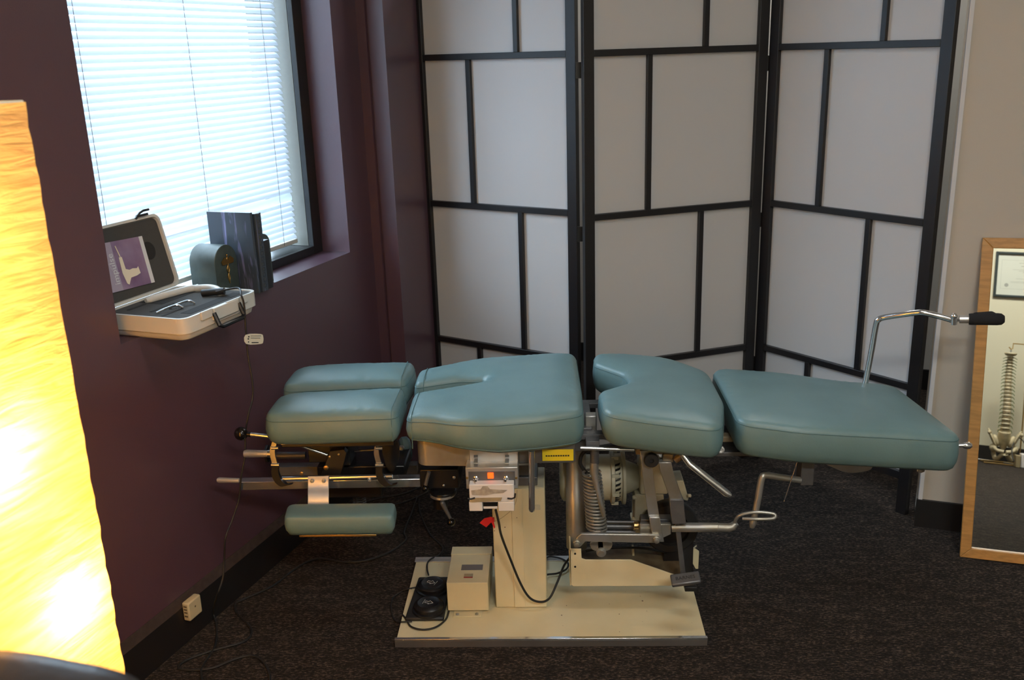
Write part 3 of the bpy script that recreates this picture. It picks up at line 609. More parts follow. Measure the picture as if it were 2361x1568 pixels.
for x in (1077, 1190): part('screw', 'brass', lambda m: m.lathe(aty(x, 1102, Yc), V((0, -1, 0)), [(0.0035, 0), (0.003, 0.002)], 10), parent=cb)
# white hand switch holder taped below
Yh = 2.10
def hb(x0, y0, x1, y1): A_, B_ = aty(x0, y0, Yh), aty(x1, y1, Yh); return (A_.x, B_.x, Yh, Yh+0.028, B_.z, A_.z)
hs = part('hand_switch_holder', 'whitepl', lambda m: (m.wbox(*hb(1081, 1118, 1186, 1158)), m.wbox(*hb(1081, 1158, 1113, 1179)), m.wbox(*hb(1148, 1158, 1186, 1179))), 0.002)
def hb2(x0, y0, x1, y1, d=0.001): A_, B_ = aty(x0, y0, Yh), aty(x1, y1, Yh); return (A_.x, B_.x, Yh-d, Yh, B_.z, A_.z)
part('switch_insert', 'black', lambda m: m.wbox(*(hb(1114, 1158, 1147, 1169)[:2]+(Yh+0.004, Yh+0.024)+hb(1114, 1158, 1147, 1169)[4:])), parent=hs)
part('switch_body', 'whitepl', lambda m: m.wbox(*(hb(1114, 1170, 1147, 1175)[:2]+(Yh+0.004, Yh+0.024)+hb(1114, 1170, 1147, 1175)[4:])), 0.001, parent=hs)
part('tape_strip', 'tape', lambda m: m.prism(P(Yh-0.0008, (1081, 1157), (1092, 1148), (1158, 1147), (1155, 1155), (1090, 1158)), (0, -0.0008, 0)), parent=hs)
part('tape_residue', 'dirt', lambda m: m.prism(P(Yh-0.0006, (1086, 1131), (1108, 1128), (1113, 1121), (1124, 1121), (1130, 1128), (1170, 1130), (1160, 1137), (1140, 1138), (1120, 1142), (1088, 1141)), (0, -0.0004, 0)), parent=hs)
part('tie_band', 'rubber', lambda m: m.tube(P(Yh-0.001, (1078, 1149), (1085, 1151), (1095, 1148)), 0.0022, 8), parent=hs)
part('tie_band', 'rubber', lambda m: m.tube(P(Yh-0.001, (1170, 1149), (1180, 1150), (1187, 1147), (1188, 1138)), 0.0022, 8), parent=hs)
# release lever
part('release_lever', 'chrome', lambda m: m.tube(P(2.13, (1226, 1040), (1226, 1100), (1226, 1172), (1226, 1178), (1226, 1181)), [0.0075, 0.0075, 0.0075, 0.0065, 0.003], 20))
# yellow warning label and red tape flag
yl = part('warning_label', 'yellow', lambda m: m.wbox(aty(1250, 1040, 2.165).x, aty(1322, 1040, 2.165).x, 2.163, 2.165, aty(1280, 1062, 2.165).z, aty(1280, 1036, 2.165).z), 0.0005)
part('label_print', 'ink', lambda m: [m.wbox(aty(1258+k*5.6, 1050, 2.163).x, aty(1258+k*5.6+4.2, 1050, 2.163).x, 2.1625, 2.163, aty(1280, 1052.5, 2.163).z, aty(1280, 1049.5, 2.163).z) for k in range(10)], parent=yl)
part('label_plate', 'dullsteel', lambda m: m.wbox(aty(1196, 1040, 2.17).x, aty(1326, 1040, 2.17).x, 2.1655, 2.19, aty(1280, 1066, 2.17).z, 0.575), 0.002)
part('red_tape_flag', 'red', lambda m: (m.prism(P(2.16, (1106, 1206), (1116, 1196), (1132, 1192), (1139, 1195), (1137, 1203), (1132, 1205), (1121, 1216)), (0, 0.002, 0)), m.prism(P(2.158, (1133, 1204), (1138, 1203), (1142, 1216), (1139, 1219)), (0, 0.002, 0)), m.tube(P(2.16, (1137, 1194), (1137, 1203)), 0.0035, 8)))
part('flag_wire', 'tape', lambda m: m.tube(smooth(P(2.165, (1136, 1203), (1146, 1200), (1160, 1192), (1180, 1175), (1190, 1155), (1192, 1130)), 5), 0.0006, 5))
part('control_cable', 'rubber', lambda m: m.tube(smooth([aty(1143, 1176, 2.115), aty(1150, 1205, 2.15), aty(1156, 1235, 2.19), aty(1175, 1285, 2.23), aty(1200, 1345, 2.25), aty(1222, 1379, 2.26), aty(1248, 1388, 2.27), aty(1268, 1378, 2.29), aty(1284, 1345, 2.32), aty(1300, 1305, 2.36), aty(1312, 1288, 2.40)], 8), 0.0032, 10))
part('looped_cable', 'rubber', lambda m: m.tube(smooth([V((-0.03, 2.50, 0.03))]+[atz(x, y, 0.028) for x, y in ((1262, 1285), (1290, 1287), (1309, 1298), (1306, 1312), (1285, 1322), (1262, 1325))]+[V((-0.03, 2.44, 0.03))], 8), 0.0028, 8))
# ---- transformer box on the base plate
f0 = V((-0.299, 2.274, 0)); zt = 0.115
tr = part('transformer_box', 'cream_box', lambda m: (m.wbox(-0.299, -0.186, 2.274, 2.465, 0.028, zt)), 0.0015)
part('lid_flap', 'cream_box', lambda m: m.wbox(-0.301, -0.184, 2.425, 2.468, 0.06, zt+0.002), 0.001, parent=tr)
part('mounting_tab', 'cream', lambda m: m.wbox(-0.283, -0.206, 2.253, 2.30, 0.021, 0.0235), 0.0008, parent=tr)
for x in (-0.272, -0.219): part('screw', 'steel', lambda m: m.lathe((x, 2.263, 0.0235), EZ, [(0.005, 0), (0.005, 0.002), (0.003, 0.0035)], 12), parent=tr)
q0, q1 = atz(1063, 1315, zt), atz(1114, 1302, zt); part('rating_window', 'greypl', lambda m: m.wbox(q0.x, q1.x, q0.y, q1.y, zt, zt+0.0008), 0.0003, parent=tr)
q2, q3 = atz(1069, 1333, zt), atz(1091, 1323, zt)
part('small_red_label', 'redlabel', lambda m: m.wbox(q2.x, q3.x, q2.y, q2.y+(q3.y-q2.y)*0.3, zt, zt+0.0006), parent=tr); part('small_tan_label', 'tape', lambda m: m.wbox(q2.x, q3.x, q2.y+(q3.y-q2.y)*0.3, q3.y, zt, zt+0.0005), parent=tr)
# ---- right side: lift post, spring, motor, linkage
ptop, pbot = aty(1328, 1062, 2.33), aty(1328, 1266, 2.33)
part('lift_post', 'steel', lambda m: m.lathe((ptop.x, 2.345, pbot.z), EZ, [(0.0285, 0), (0.0285, aty(1328, 1129, 2.33).z-pbot.z), (0.0265, aty(1328, 1127, 2.33).z-pbot.z), (0.0265, ptop.z-pbot.z+0.05)], 36))
part('seat_frame', 'dullsteel', lambda m: (m.wbox(0.05, 0.42, 2.24, 2.27, 0.545, 0.560), m.wbox(0.05, 0.42, 2.46, 2.49, 0.545, 0.560), m.wbox(0.40, 0.93, 2.27, 2.42, 0.480, 0.492), m.wbox(0.14, 0.40, 2.2, 2.56, 0.552, 0.566)), 0.002)
part('cross_rod', 'chrome', lambda m: m.cyl(aty(1338, 1033, 2.20), aty(1462, 1037, 2.20), 0.005))
part('tilt_lug', 'steel', lambda m: (m.box(aty(1362, 975, 2.30), 0.03, 0.03, 0.05), m.tube(P(2.28, (1352, 995), (1380, 1002), (1420, 1015)), 0.008, 10)), 0.003)
# spring
def spring(m):
    a_, b_ = aty(1364, 1088, 2.265), aty(1376, 1218, 2.265); n = 17; pts = []
    for k in range(n*14+1):
        u = k/(n*14); c = a_.lerp(b_, u); r = 0.0225+0.003*u; an = 2*pi*k/14; pts.append(c+V((r*cos(an), r*sin(an)*0.95, 0)))
    m.tube(pts, 0.0034, 8)
part('coil_spring', 'steel', spring)
part('spring_hook', 'steel', lambda m: (m.tube(smooth(P(2.262, (1379, 1222), (1368, 1232), (1372, 1244), (1388, 1246), (1398, 1236), (1392, 1220)), 5), 0.003, 8), m.strip(P(2.243, (1381, 1222), (1384, 1250), (1386, 1272)), (0.013, 0, 0), 0.006), m.lathe(aty(1386, 1272, 2.24), V((0, -1, 0)), [(0.013, 0), (0.013, 0.006), (0.009, 0.007), (0.009, 0.013)], 20)))
part('spring_top', 'rubber', lambda m: m.tube(smooth([aty(1352, 1090, 2.28), aty(1338, 1070, 2.28), aty(1342, 1048, 2.28), aty(1358, 1036, 2.28)], 5), 0.005, 10))
lk = part('lock_cylinder', 'dullsteel', lambda m: (m.lathe(aty(1371, 1068, 2.225), EZ, [(0.0115, 0), (0.0115, 0.045)], 24), m.box(aty(1366, 1020, 2.225), 0.034, 0.03, 0.018)), 0.001)
part('lock_handle', 'steel', lambda m: m.tube([aty(1370, 1066, 2.224), aty(1370, 1090, 2.222), aty(1372, 1102, 2.218), aty(1378, 1130, 2.214), aty(1390, 1180, 2.21), aty(1393, 1190, 2.21)], [0.0112, 0.0112, 0.008, 0.0062, 0.006, 0.0045], 16), parent=lk)
# motor and gearbox
YM = 2.43
mc = aty(1412, 1100, YM); X = V((1, 0, 0))
mo = part('motor', 'grey_cream', lambda m: m.lathe(V((aty(1290, 1100, YM).x, YM, mc.z)), X, [(0.045, 0), (0.060, 0.006), (0.064, 0.01), (0.064, aty(1408, 1100, YM).x-aty(1290, 1100, YM).x)], 40))
def flange(m):
    x0 = aty(1406, 1100, YM).x; x1 = aty(1440, 1100, YM).x
    m.lathe(V((x0, YM, mc.z)), X, [(0.064, 0), (0.074, 0.001), (0.074, 0.010), (0.066, 0.012), (0.066, x1-x0-0.01), (0.076, x1-x0-0.009), (0.076, x1-x0), (0.05, x1-x0)], 40)
    for k in range(8):
        an = k*pi/4+0.3; c = V((x0+0.012, YM+0.071*cos(an), mc.z+0.071*sin(an))); m.box(c, 0.02, 0.010, 0.010)
part('motor_flange', 'grey_cream', flange, 0.001, parent=mo)
def vents(m):
    x0 = aty(1414, 1100, YM).x
    for k in range(10):
        an = pi+0.95-k*0.21
        c = V((x0+0.006, YM+0.0668*cos(an), mc.z+0.0668*sin(an))); m.box(c, 0.020, 0.003, 0.0075, V((0.93, 0, 0.36)), V((0, cos(an), sin(an))), V((-0.36, -sin(an)*0.93, cos(an)*0.93)))
part('vent_slots', 'black', vents, parent=mo)
gx = lambda px: aty(px, 1100, YM).x
part('gearbox', 'grey_cream', lambda m: (m.lathe(V((gx(1438), YM, mc.z)), X, [(0.052, 0), (0.048, 0.005), (0.032, gx(1474)-gx(1438)), (0.032, gx(1540)-gx(1438))], 28), m.wbox(gx(1472), gx(1535), YM-0.05, YM+0.05, aty(1500, 1141, YM-0.05).z, aty(1500, 1068, YM-0.05).z)), 0.004)
part('gear_housing', 'grey_cream', lambda m: (m.prism(P(YM-0.045, (1464, 1140), (1530, 1140), (1534, 1180), (1520, 1230), (1462, 1230)), (0, 0.08, 0)), m.wbox(gx(1456), gx(1466), YM-0.05, YM+0.04, mc.z-0.14, mc.z-0.13), m.cyl(aty(1456, 1198, YM-0.04), aty(1466, 1198, YM-0.04), 0.007), m.cyl(aty(1458, 1147, YM-0.04), aty(1468, 1147, YM-0.04), 0.006)), 0.003)
eh = part('end_housing', 'grey_cream', lambda m: (m.prism(P(YM-0.03, (1556, 1110), (1576, 1108), (1588, 1150), (1586, 1156), (1562, 1150)), (0, 0.07, 0)), m.cyl(aty(1585, 1143, YM-0.04), aty(1594, 1143, YM-0.04), 0.005)), 0.003)
part('belt_wheel', 'rubber', lambda m: m.lathe(aty(1545, 1212, 2.34), V((0, -1, 0)), [(0.070, -0.02), (0.0755, -0.012), (0.0755, 0.012), (0.070, 0.02), (0.05, 0.022), (0.048, 0.010), (0.015, 0.010), (0.014, 0.03)], 44))
part('rusty_cover', 'rust', lambda m: m.prism(P(2.40, (1468, 1142), (1510, 1142), (1528, 1150), (1512, 1166), (1470, 1166)), (0, 0.004, 0)))
# straps (flat bars)
def bar(pts, w, th=0.007, Y=2.20):
    return lambda m: m.prism(P(Y, *[(x-w/2, y) for x, y in pts], *[(x+w/2, y) for x, y in reversed(pts)]), (0, th, 0))
part('link_strap', 'steel', bar([(1488, 1040), (1497, 1120), (1508, 1193)], 25), 0.001)
part('link_strap', 'steel', bar([(1509, 1193), (1514, 1225), (1519, 1250)], 25, 0.009, 2.192), 0.002, label='bent lower end of the strap')
part('beam_strap', 'steel', bar([(1533, 1066), (1538, 1090), (1560, 1152)], 30, 0.02, 2.19), 0.002)
part('beam_strap', 'dullsteel', bar([(1560, 1152), (1562, 1180), (1566, 1209)], 33, 0.02, 2.186), 0.002, label='darker lower half of the beam')
part('beam_head', 'tanmetal', lambda m: (m.wbox(aty(1528, 1060, 2.2).x, aty(1553, 1060, 2.2).x, 2.2, 2.24, aty(1530, 1067, 2.2).z, aty(1530, 1048, 2.2).z), m.wbox(aty(1466, 1045, 2.21).x, aty(1560, 1045, 2.21).x, 2.21, 2.25, aty(1530, 1048, 2.21).z, aty(1530, 1032, 2.21).z)), 0.002)
part('beam_link', 'steel', bar([(1506, 1042), (1528, 1050), (1540, 1084)], 20, 0.007, 2.215), 0.001)
kn = part('pivot_disc', 'rubber', lambda m: m.lathe(aty(1501, 1058, 2.195), V((0, -1, 0)), [(0.0175, 0), (0.0185, 0.003), (0.0185, 0.012), (0.017, 0.014), (0.006, 0.014), (0.006, 0.008)], 30))
part('crossbar', 'steel', lambda m: m.prism(P(2.185, (1331, 1238), (1340, 1231), (1520, 1233), (1526, 1243), (1520, 1253), (1350, 1249), (1338, 1262), (1324, 1262), (1321, 1252)), (0, 0.010, 0)), 0.002)
for x, y in ((1513, 1244), (1330, 1253)): part('pivot_bolt', 'steel', lambda m: m.lathe(aty(x, y, 2.184), V((0, -1, 0)), [(0.0095, 0), (0.0095, 0.003), (0.0075, 0.004), (0.0065, 0.010), (0.003, 0.011)], 22))
part('gusset_plate', 'steel', lambda m: m.prism(P(2.205, (1476, 1210), (1547, 1209), (1547, 1232), (1516, 1246), (1476, 1232)), (0, 0.012, 0)), 0.001)
part('bar_top', 'dullsteel', lambda m: m.prism(P(2.225, (1478, 1198), (1548, 1198), (1548, 1210), (1476, 1210)), (0, 0.03, 0)), 0.001)
part('lower_plate', 'steel', lambda m: m.prism(smooth(P(2.24, (1365, 1250), (1408, 1250), (1410, 1262), (1400, 1270), (1372, 1270), (1362, 1262)), 3, True), (0, 0.006, 0)), 0.001)
part('drive_shaft', 'dullsteel', lambda m: (m.cyl(aty(1380, 1203, 2.27), aty(1475, 1204, 2.27), 0.004), m.cyl(aty(1390, 1214, 2.29), aty(1460, 1214, 2.29), 0.008), m.cyl(aty(1380, 1226, 2.27), aty(1465, 1227, 2.27), 0.004)))
part('shaft_collar', 'brass', lambda m: m.cyl(aty(1462, 1212, 2.25), aty(1472, 1212, 2.25), 0.010))
hb_ = part('hand_crank', 'steel', lambda m: m.tube([aty(1549, 1216, 2.215), aty(1655, 1216, 2.20), aty(1656, 1216, 2.20), aty(1680, 1217, 2.195), aty(1690, 1214, 2.195), aty(1697, 1206, 2.195)], [0.0120, 0.0120, 0.0112, 0.0112, 0.011, 0.008], 20), label='loop-ended hand crank')
part('crank_loop', 'steel', lambda m: (m.tube(smooth([aty(1692, 1213, 2.195), aty(1698, 1196, 2.19), aty(1712, 1186, 2.185), aty(1745, 1181, 2.18), aty(1780, 1184, 2.175), aty(1788, 1190, 2.17), aty(1780, 1196, 2.165), aty(1745, 1197, 2.165), aty(1712, 1196, 2.175)], 6), 0.0045, 12)), parent=hb_)
part('tilt_crank', 'steel', lambda m: m.tube(smooth([aty(1845, 1107, 2.22), aty(1800, 1101, 2.21), aty(1766, 1096, 2.20), aty(1756, 1104, 2.195), aty(1748, 1150, 2.19), aty(1736, 1206, 2.185)], 6)+[aty(1734, 1216, 2.185)], [0.0085]*30+[0.0098, 0.006], 16))
part('crank_bracket', 'dullsteel', lambda m: m.wbox(aty(1846, 1090, 2.22).x, aty(1876, 1090, 2.22).x, 2.215, 2.26, aty(1850, 1118, 2.22).z, 0.495), 0.002)
part('thin_rod', 'chrome', lambda m: m.cyl(aty(1840, 1060, 2.20), aty(1808, 1156, 2.20), 0.0013))
part('adjusting_lever', 'chrome', lambda m: m.tube([aty(1566, 1040, 2.16), aty(1571, 1044, 2.15), aty(1590, 1070, 2.14), aty(1676, 1138, 2.10), aty(1684, 1143, 2.10)], [0.005, 0.0072, 0.0085, 0.0088, 0.0055], 18))
part('lever_root', 'tanmetal', lambda m: m.cyl(aty(1556, 1062, 2.20), aty(1580, 1045, 2.20), 0.009))
part('under_rail', 'tanmetal', lambda m: m.wbox(0.30, 0.46, 2.27, 2.30, 0.520, 0.535), 0.002)
part('caster_stop', 'white_steel', lambda m: m.lathe(aty(1661, 1035, 2.21), V((0, -1, 0)), [(0.009, 0), (0.009, 0.008), (0.006, 0.009), (0.006, 0.006)], 20))
# lower bracket
YB = 2.25
def hbr(m):
    m.prism(P(YB, (1313, 1266), (1340, 1266), (1341, 1288), (1350, 1291), (1455, 1291), (1556, 1326), (1556, 1345), (1545, 1351), (1322, 1352), (1315, 1346)), (0, 0.004, 0))
    a_, b_ = aty(1316, 1350, YB), aty(1556, 1350, YB); m.wbox(a_.x, b_.x+0.02, YB+0.004, YB+0.17, a_.z+0.002, a_.z+0.006)
    m.wbox(a_.x-0.002, a_.x+0.002, YB, YB+0.17, a_.z, aty(1316, 1268, YB).z)
sb = part('lift_bracket', 'cream', hbr, 0.001)
part('bracket_floor', 'rust', lambda m: (lambda a_, b_: m.wbox(a_.x+0.01, b_.x+0.03, YB+0.008, YB+0.16, a_.z+0.006, a_.z+0.025))(aty(1316, 1350, YB), aty(1556, 1350, YB)), parent=sb)
part('far_upright', 'cream', lambda m: m.prism(P(2.42, (1597, 1262), (1612, 1272), (1610, 1312), (1604, 1312), (1592, 1290)), (0, 0.006, 0)), 0.001, parent=sb)
part('angle_clip', 'cream', lambda m: m.prism(P(2.36, (1458, 1264), (1462, 1264), (1463, 1286), (1494, 1284), (1496, 1288), (1458, 1291)), (0, 0.02, 0)), parent=sb)
part('tie_strap', 'grey_cream', lambda m: m.cyl(aty(1577, 1284, 2.36), aty(1606, 1258, 2.36), 0.002), parent=sb)
for x, y in ((1326, 1277), (1326, 1307)): part('bolt_hole', 'black', lambda m: m.lathe(aty(x, y, YB-0.0004), V((0, 1, 0)), [(0.003, 0), (0.003, 0.0015)], 14), parent=sb)
part('oil_unit', 'black', lambda m: (m.wbox(aty(1530, 1290, 2.33).x, aty(1598, 1290, 2.33).x, 2.33, 2.42, aty(1560, 1322, 2.33).z, aty(1560, 1240, 2.33).z), m.tube(smooth([aty(1350, 1270, 2.30), aty(1420, 1263, 2.30), aty(1490, 1265, 2.31), aty(1540, 1275, 2.33)], 6), 0.0035, 8)), 0.003)
pa = part('pedal_arm', 'dullsteel', lambda m: m.prism(P(2.205, (1556, 1205), (1567, 1205), (1582, 1330), (1570, 1332)), (0, 0.006, 0)), 0.001)
# pedal block with embossed lettering
pc = [aty(1546, 1330, 2.14), aty(1612, 1320, 2.14), aty(1616, 1342, 2.14-0.045), aty(1549, 1353, 2.14-0.045)]
pd = MB(); A_, B_ = aty(1547, 1340, 2.13), aty(1614, 1331, 2.13); ux = (B_-A_).normalized(); uy = V((0, 0.93, 0.36)); uy = (uy-ux*uy.dot(ux)).normalized(); uz = ux.cross(uy)
pw_ = (B_-A_).length; pcn = (A_+B_)/2
pd.box(pcn, pw_, 0.034, 0.012, ux, uy, uz); pdo = pd.build('foot_pedal', 'dullsteel', pa, bevel=0.0035)
t_ = MB(); t_.text('BARNES', pcn+uz*0.0062, ux, uy, 0.014, 0.0004); t_.build('pedal_lettering', 'ink', pa)
part('bracket_toe', 'rubber', lambda m: m.wbox(aty(1578, 1355, 2.22).x, aty(1606, 1355, 2.22).x, 2.21, 2.24, aty(1590, 1360, 2.22).z, aty(1590, 1350, 2.22).z), 0.002)
# under the leg cushion
part('knee_shell', 'steel', lambda m: m.prism(smooth(P(2.46, (1905, 1066), (1925, 1080), (1955, 1090), (1990, 1088), (2010, 1080), (2000, 1066)), 4, True), (0, 0.02, 0)))
part('end_knob', 'chrome', lambda m: m.lathe(aty(2214, 1027, 2.30), V((1, 0, -0.03)), [(0.005, -0.02), (0.005, 0.006), (0.008, 0.010), (0.0095, 0.016), (0.009, 0.024), (0.005, 0.029)], 20))
part('foot_knob', 'chrome', lambda m: m.lathe(aty(2122, 1078, 2.20)+V((0, 0, 0.01)), V((0, 0, -1)), [(0.005, 0), (0.005, 0.008), (0.011, 0.012), (0.011, 0.018), (0.006, 0.022)], 16))
part('leg_block', 'tanmetal', lambda m: m.wbox(aty(2000, 1070, 2.30).x, aty(2030, 1070, 2.30).x, 2.28, 2.32, 0.465, 0.495), 0.002)
# arm restraint bar
arm = part('support_bar', 'chrome', lambda m: m.tube(smooth([aty(1990, 905, 2.50), aty(1998, 868, 2.50), aty(2010, 805, 2.49), aty(2020, 748, 2.48), aty(2026, 737, 2.475), aty(2038, 732, 2.47), aty(2080, 725, 2.44), aty(2112, 721, 2.42), aty(2130, 721, 2.41), aty(2165, 729, 2.40), aty(2206, 741, 2.38)], 5), 0.0078, 16), label='bent chrome bar rising from the leg section')
part('bar_clamp', 'chrome', lambda m: (m.cyl(aty(2200, 726, 2.37), aty(2200, 748, 2.37), 0.0075), m.ball(aty(2200, 729, 2.37), 0.0085), m.box(aty(2208, 737, 2.38), 0.03, 0.012, 0.007)), parent=arm)
part('grip_stem', 'brushed', lambda m: m.cyl(aty(2212, 736, 2.38), aty(2245, 736, 2.37), 0.0105), parent=arm)
part('foam_grip', 'foam', lambda m: (m.tube([aty(2234, 736, 2.372), aty(2240, 736, 2.37), aty(2300, 736, 2.35), aty(2309, 736, 2.348), aty(2316, 736, 2.346)], [0.0142, 0.0150, 0.0155, 0.0145, 0.009], 22), m.tube([aty(2250, 731, 2.40), aty(2285, 728, 2.46), aty(2302, 733, 2.48)], [0.012, 0.012, 0.008], 18)), parent=arm)
# ================================================================ FOOT SWITCH
fs = thing('foot_switch', (-0.36, 2.34, 0.024), 'black twin-button foot switch with arrow symbols on the cream base plate', 'foot switch')
m = MB(); m.prism([(-0.413, 2.232, 0.0215), (-0.306, 2.232, 0.0215), (-0.306, 2.444, 0.0215), (-0.402, 2.444, 0.0215)], (0, 0, 0.012)); tray = m.build('tray', 'rubber', fs, bevel=0.005)
for (px, py, flip) in ((996, 1341, 0), (988, 1387, 1)):
    c = atz(px, py, 0.058); c.z = 0.033
    m = MB(); m.lathe(c, EZ, [(0.046, 0), (0.046, 0.006), (0.041, 0.008), (0.041, 0.017), (0.038, 0.020), (0.030, 0.0235), (0.028, 0.0225), (0.0, 0.0225)], 40); pbn = m.build('pedal_button', 'black', fs)
    m = MB(); o_ = c+V((0, 0, 0.0228)); R_ = Matrix.Rotation(radians(-22 if not flip else -14), 3, 'Z')
    ar = [(-0.014, 0.004), (-0.003, 0.004), (-0.003, 0.009), (0.009, 0), (-0.003, -0.009), (-0.003, -0.004), (-0.014, -0.004)]
    off = 0.0 if not flip else 0.004
    for k_ in range(len(ar)): m.tube([o_+R_@V((ar[k_-1][0]+off, ar[k_-1][1], 0)), o_+R_@V((ar[k_][0]+off, ar[k_][1], 0))], 0.0005, 4)
    xb = 0.012 if not flip else -0.014; m.tube([o_+R_@V((xb, 0.011, 0)), o_+R_@V((xb, -0.011, 0))], 0.0005, 4)
    m.build('arrow_symbol', 'paper', pbn)
# ================================================================ CORDS
def cord(name, pts, r, mt, label, n=8, parent=None):
    m = MB(); m.tube(smooth(pts, n), r, 8)
    if parent: return m.build(name, mt, parent)
    return tag(m.build(name, mt), label, 'cord')
cord('switch_cord', [atz(988, 1326, 0.045), atz(985, 1312, 0.03), atz(986, 1298, 0.027), atz(995, 1288, 0.027), atz(1012, 1280, 0.014), atz(1020, 1262, 0.006), atz(990, 1230, 0.006), atz(968, 1180, 0.006), atz(966, 1150, 0.006)], 0.0025, 'rubber', '', parent=fs)
cord('switch_cord', [V((-0.296, 2.27, 0.030)), atz(1028, 1428, 0.0255), atz(1005, 1446, 0.0255), atz(975, 1452, 0.0255), atz(948, 1445, 0.0255), atz(937, 1428, 0.0255), atz(945, 1418, 0.020)+V((-0.02, 0, 0))], 0.0026, 'rubber', '', parent=fs)
cord('switch_cord', [atz(960, 1354, 0.028), atz(940, 1358, 0.026), atz(925, 1364, 0.016), atz(905, 1380, 0.004), atz(902, 1410, 0.004), atz(912, 1432, 0.005), atz(926, 1434, 0.026), atz(950, 1433, 0.0255)], 0.002, 'rubber', '', parent=fs)
cord('floor_cable', [atz(x, y, 0.005) for x, y in ((962, 1145), (950, 1180), (932, 1225), (935, 1245), (900, 1272), (845, 1292), (790, 1296), (735, 1288), (690, 1305), (630, 1350), (565, 1380), (543, 1392), (545, 1412), (572, 1440), (580, 1460), (560, 1480), (490, 1500), (430, 1522), (412, 1540), (440, 1545), (490, 1540), (540, 1520), (575, 1512), (600, 1520), (618, 1545), (624, 1585))], 0.0032, 'rubber', 'black power cord winding across the carpet from the headrest to the foreground')
cord('floor_cable', [atz(x, y, 0.004) for x, y in ((815, 1165), (870, 1150), (930, 1138), (975, 1120), (1000, 1105))], 0.0025, 'rubber', 'black cord lying on the carpet under the headrest, nearest the wall')
cord('floor_cable', [atz(x, y, 0.004) for x, y in ((905, 1165), (940, 1155), (985, 1135), (1010, 1120), (1030, 1108))], 0.0025, 'rubber', 'second black cord on the carpet below the chest cushion slot')
hang = [st(-1.502, 1.985, 0.925), ats(551, 676, -1.485)+V((0, 0, 0.002)), ats(560, 690, -1.475), ats(565, 720, -1.470)]
hang = [st(-1.56, 1.96, 0.925), st(-1.51, 1.985, 0.932), ats(556, 680, -1.478), ats(563, 705, -1.470)]
hang += [ats(x, y, s_) for x, y, s_ in ((567, 760, -1.47), (572, 820, -1.47), (582, 880, -1.46), (582, 920, -1.46), (573, 955, -1.46), (566, 1000, -1.47), (565, 1050, -1.47), (556, 1100, -1.48), (551, 1150, -1.49), (535, 1200, -1.50), (520, 1240, -1.50), (517, 1290, -1.51), (513, 1335, -1.51), (500, 1375, -1.52))]
hang += [atz(492, 1410, 0.03), atz(499, 1445, 0.006), atz(495, 1490, 0.006), atz(470, 1530, 0.006), atz(463, 1550, 0.006), atz(470, 1590, 0.006)]
# ================================================================ WALL SOCKET
sk = MB(); sk.rbox(-1.6295, -1.608, 1.750, 1.802, 0.068, 0.122); so_ = tag(sk.build('wall_socket', 'socket', bevel=0.004), 'small ivory terminal box on the black skirting below the window', 'socket')
m = MB(); m.lathe(st(-1.6083, 1.776, 0.100), ES, [(0.0025, 0), (0.0025, 0.0006)], 12)
for z_ in (0.112, 0.103, 0.094, 0.083): m.rbox(-1.624, -1.614, 1.7493, 1.7502, z_-0.0025, z_+0.0015)
m.build('slots', 'rust', so_)
# ================================================================ DEVICE CASE ON THE SILL
cs = thing('instrument_case', st(-1.69, 1.89, 0.857), 'open white plastic instrument case with grey foam overhanging the window sill', 'case')
S0, S1, T0, T1, ZB, ZT = -1.738, -1.488, 1.742, 2.040, 0.857, 0.915
def rrect(s0, s1, t0, t1, r, z, n=5):
    out = []
    for cx, cy, a0 in ((s1-r, t0+r, -90), (s1-r, t1-r, 0), (s0+r, t1-r, 90), (s0+r, t0+r, 180)):
        for k in range(n): a_ = radians(a0+90*k/(n-1)); out.append(st(cx+r*cos(a_), cy+r*sin(a_), z))
    return out
def loft(m, rings, cap0=True, cap1=True):
    n = len(rings[0]); vs = [p for r in rings for p in r]
    fs = [(i*n+k, i*n+(k+1) % n, (i+1)*n+(k+1) % n, (i+1)*n+k) for i in range(len(rings)-1) for k in range(n)]
    if cap0: fs.append(tuple(range(n))[::-1])
    if cap1: fs.append(tuple((len(rings)-1)*n+k for k in range(n)))
    m.add(vs, fs)
m = MB(); g = 0.010
loft(m, [rrect(S0+g+.006, S1-g-.006, T0+g+.006, T1-g-.006, 0.02, ZB), rrect(S0+g, S1-g, T0+g, T1-g, 0.022, ZB+.004), rrect(S0+.006, S1-.006, T0+.006, T1-.006, .024, ZB+.018), rrect(S0, S1, T0, T1, 0.026, ZB+0.020), rrect(S0, S1, T0, T1, 0.026, ZT),
    rrect(S0+0.007, S1-0.007, T0+0.007, T1-0.007, 0.02, ZT), rrect(S0+0.009, S1-0.009, T0+0.009, T1-0.009, 0.02, ZT-0.012)])
tr_ = m.build('case_tray', 'case', cs, ang=50)
m = MB(); loft(m, [rrect(S0+0.010, S1-0.010, T0+0.010, T1-0.010, 0.018, ZT-0.012), rrect(S0+0.010, S1-0.010, T0+0.010, T1-0.010, 0.018, ZT-0.003)]); fo = m.build('foam_insert', 'greyfoam', cs)
def slab(m, s0, s1, t0, t1, z0=ZT-0.003, z1=ZT-0.0024): m.rbox(s0, s1, t0, t1, z0, z1)
m = MB(); slab(m, -1.72, -1.65, 1.86, 2.02); slab(m, -1.545, -1.515, 1.80, 2.01); slab(m, -1.70, -1.69, 1.79, 1.85); slab(m, -1.63, -1.622, 1.79, 1.88); slab(m, -1.575, -1.567, 1.765, 1.84); m.build('foam_cutouts', 'darkfoam', fo)
m = MB()
for a_, b_ in ((1.80, 1.84), (1.90, 1.945), (1.955, 1.985)): m.rbox(-1.488, -1.482, a_, b_, ZT-0.018, ZT+0.003)
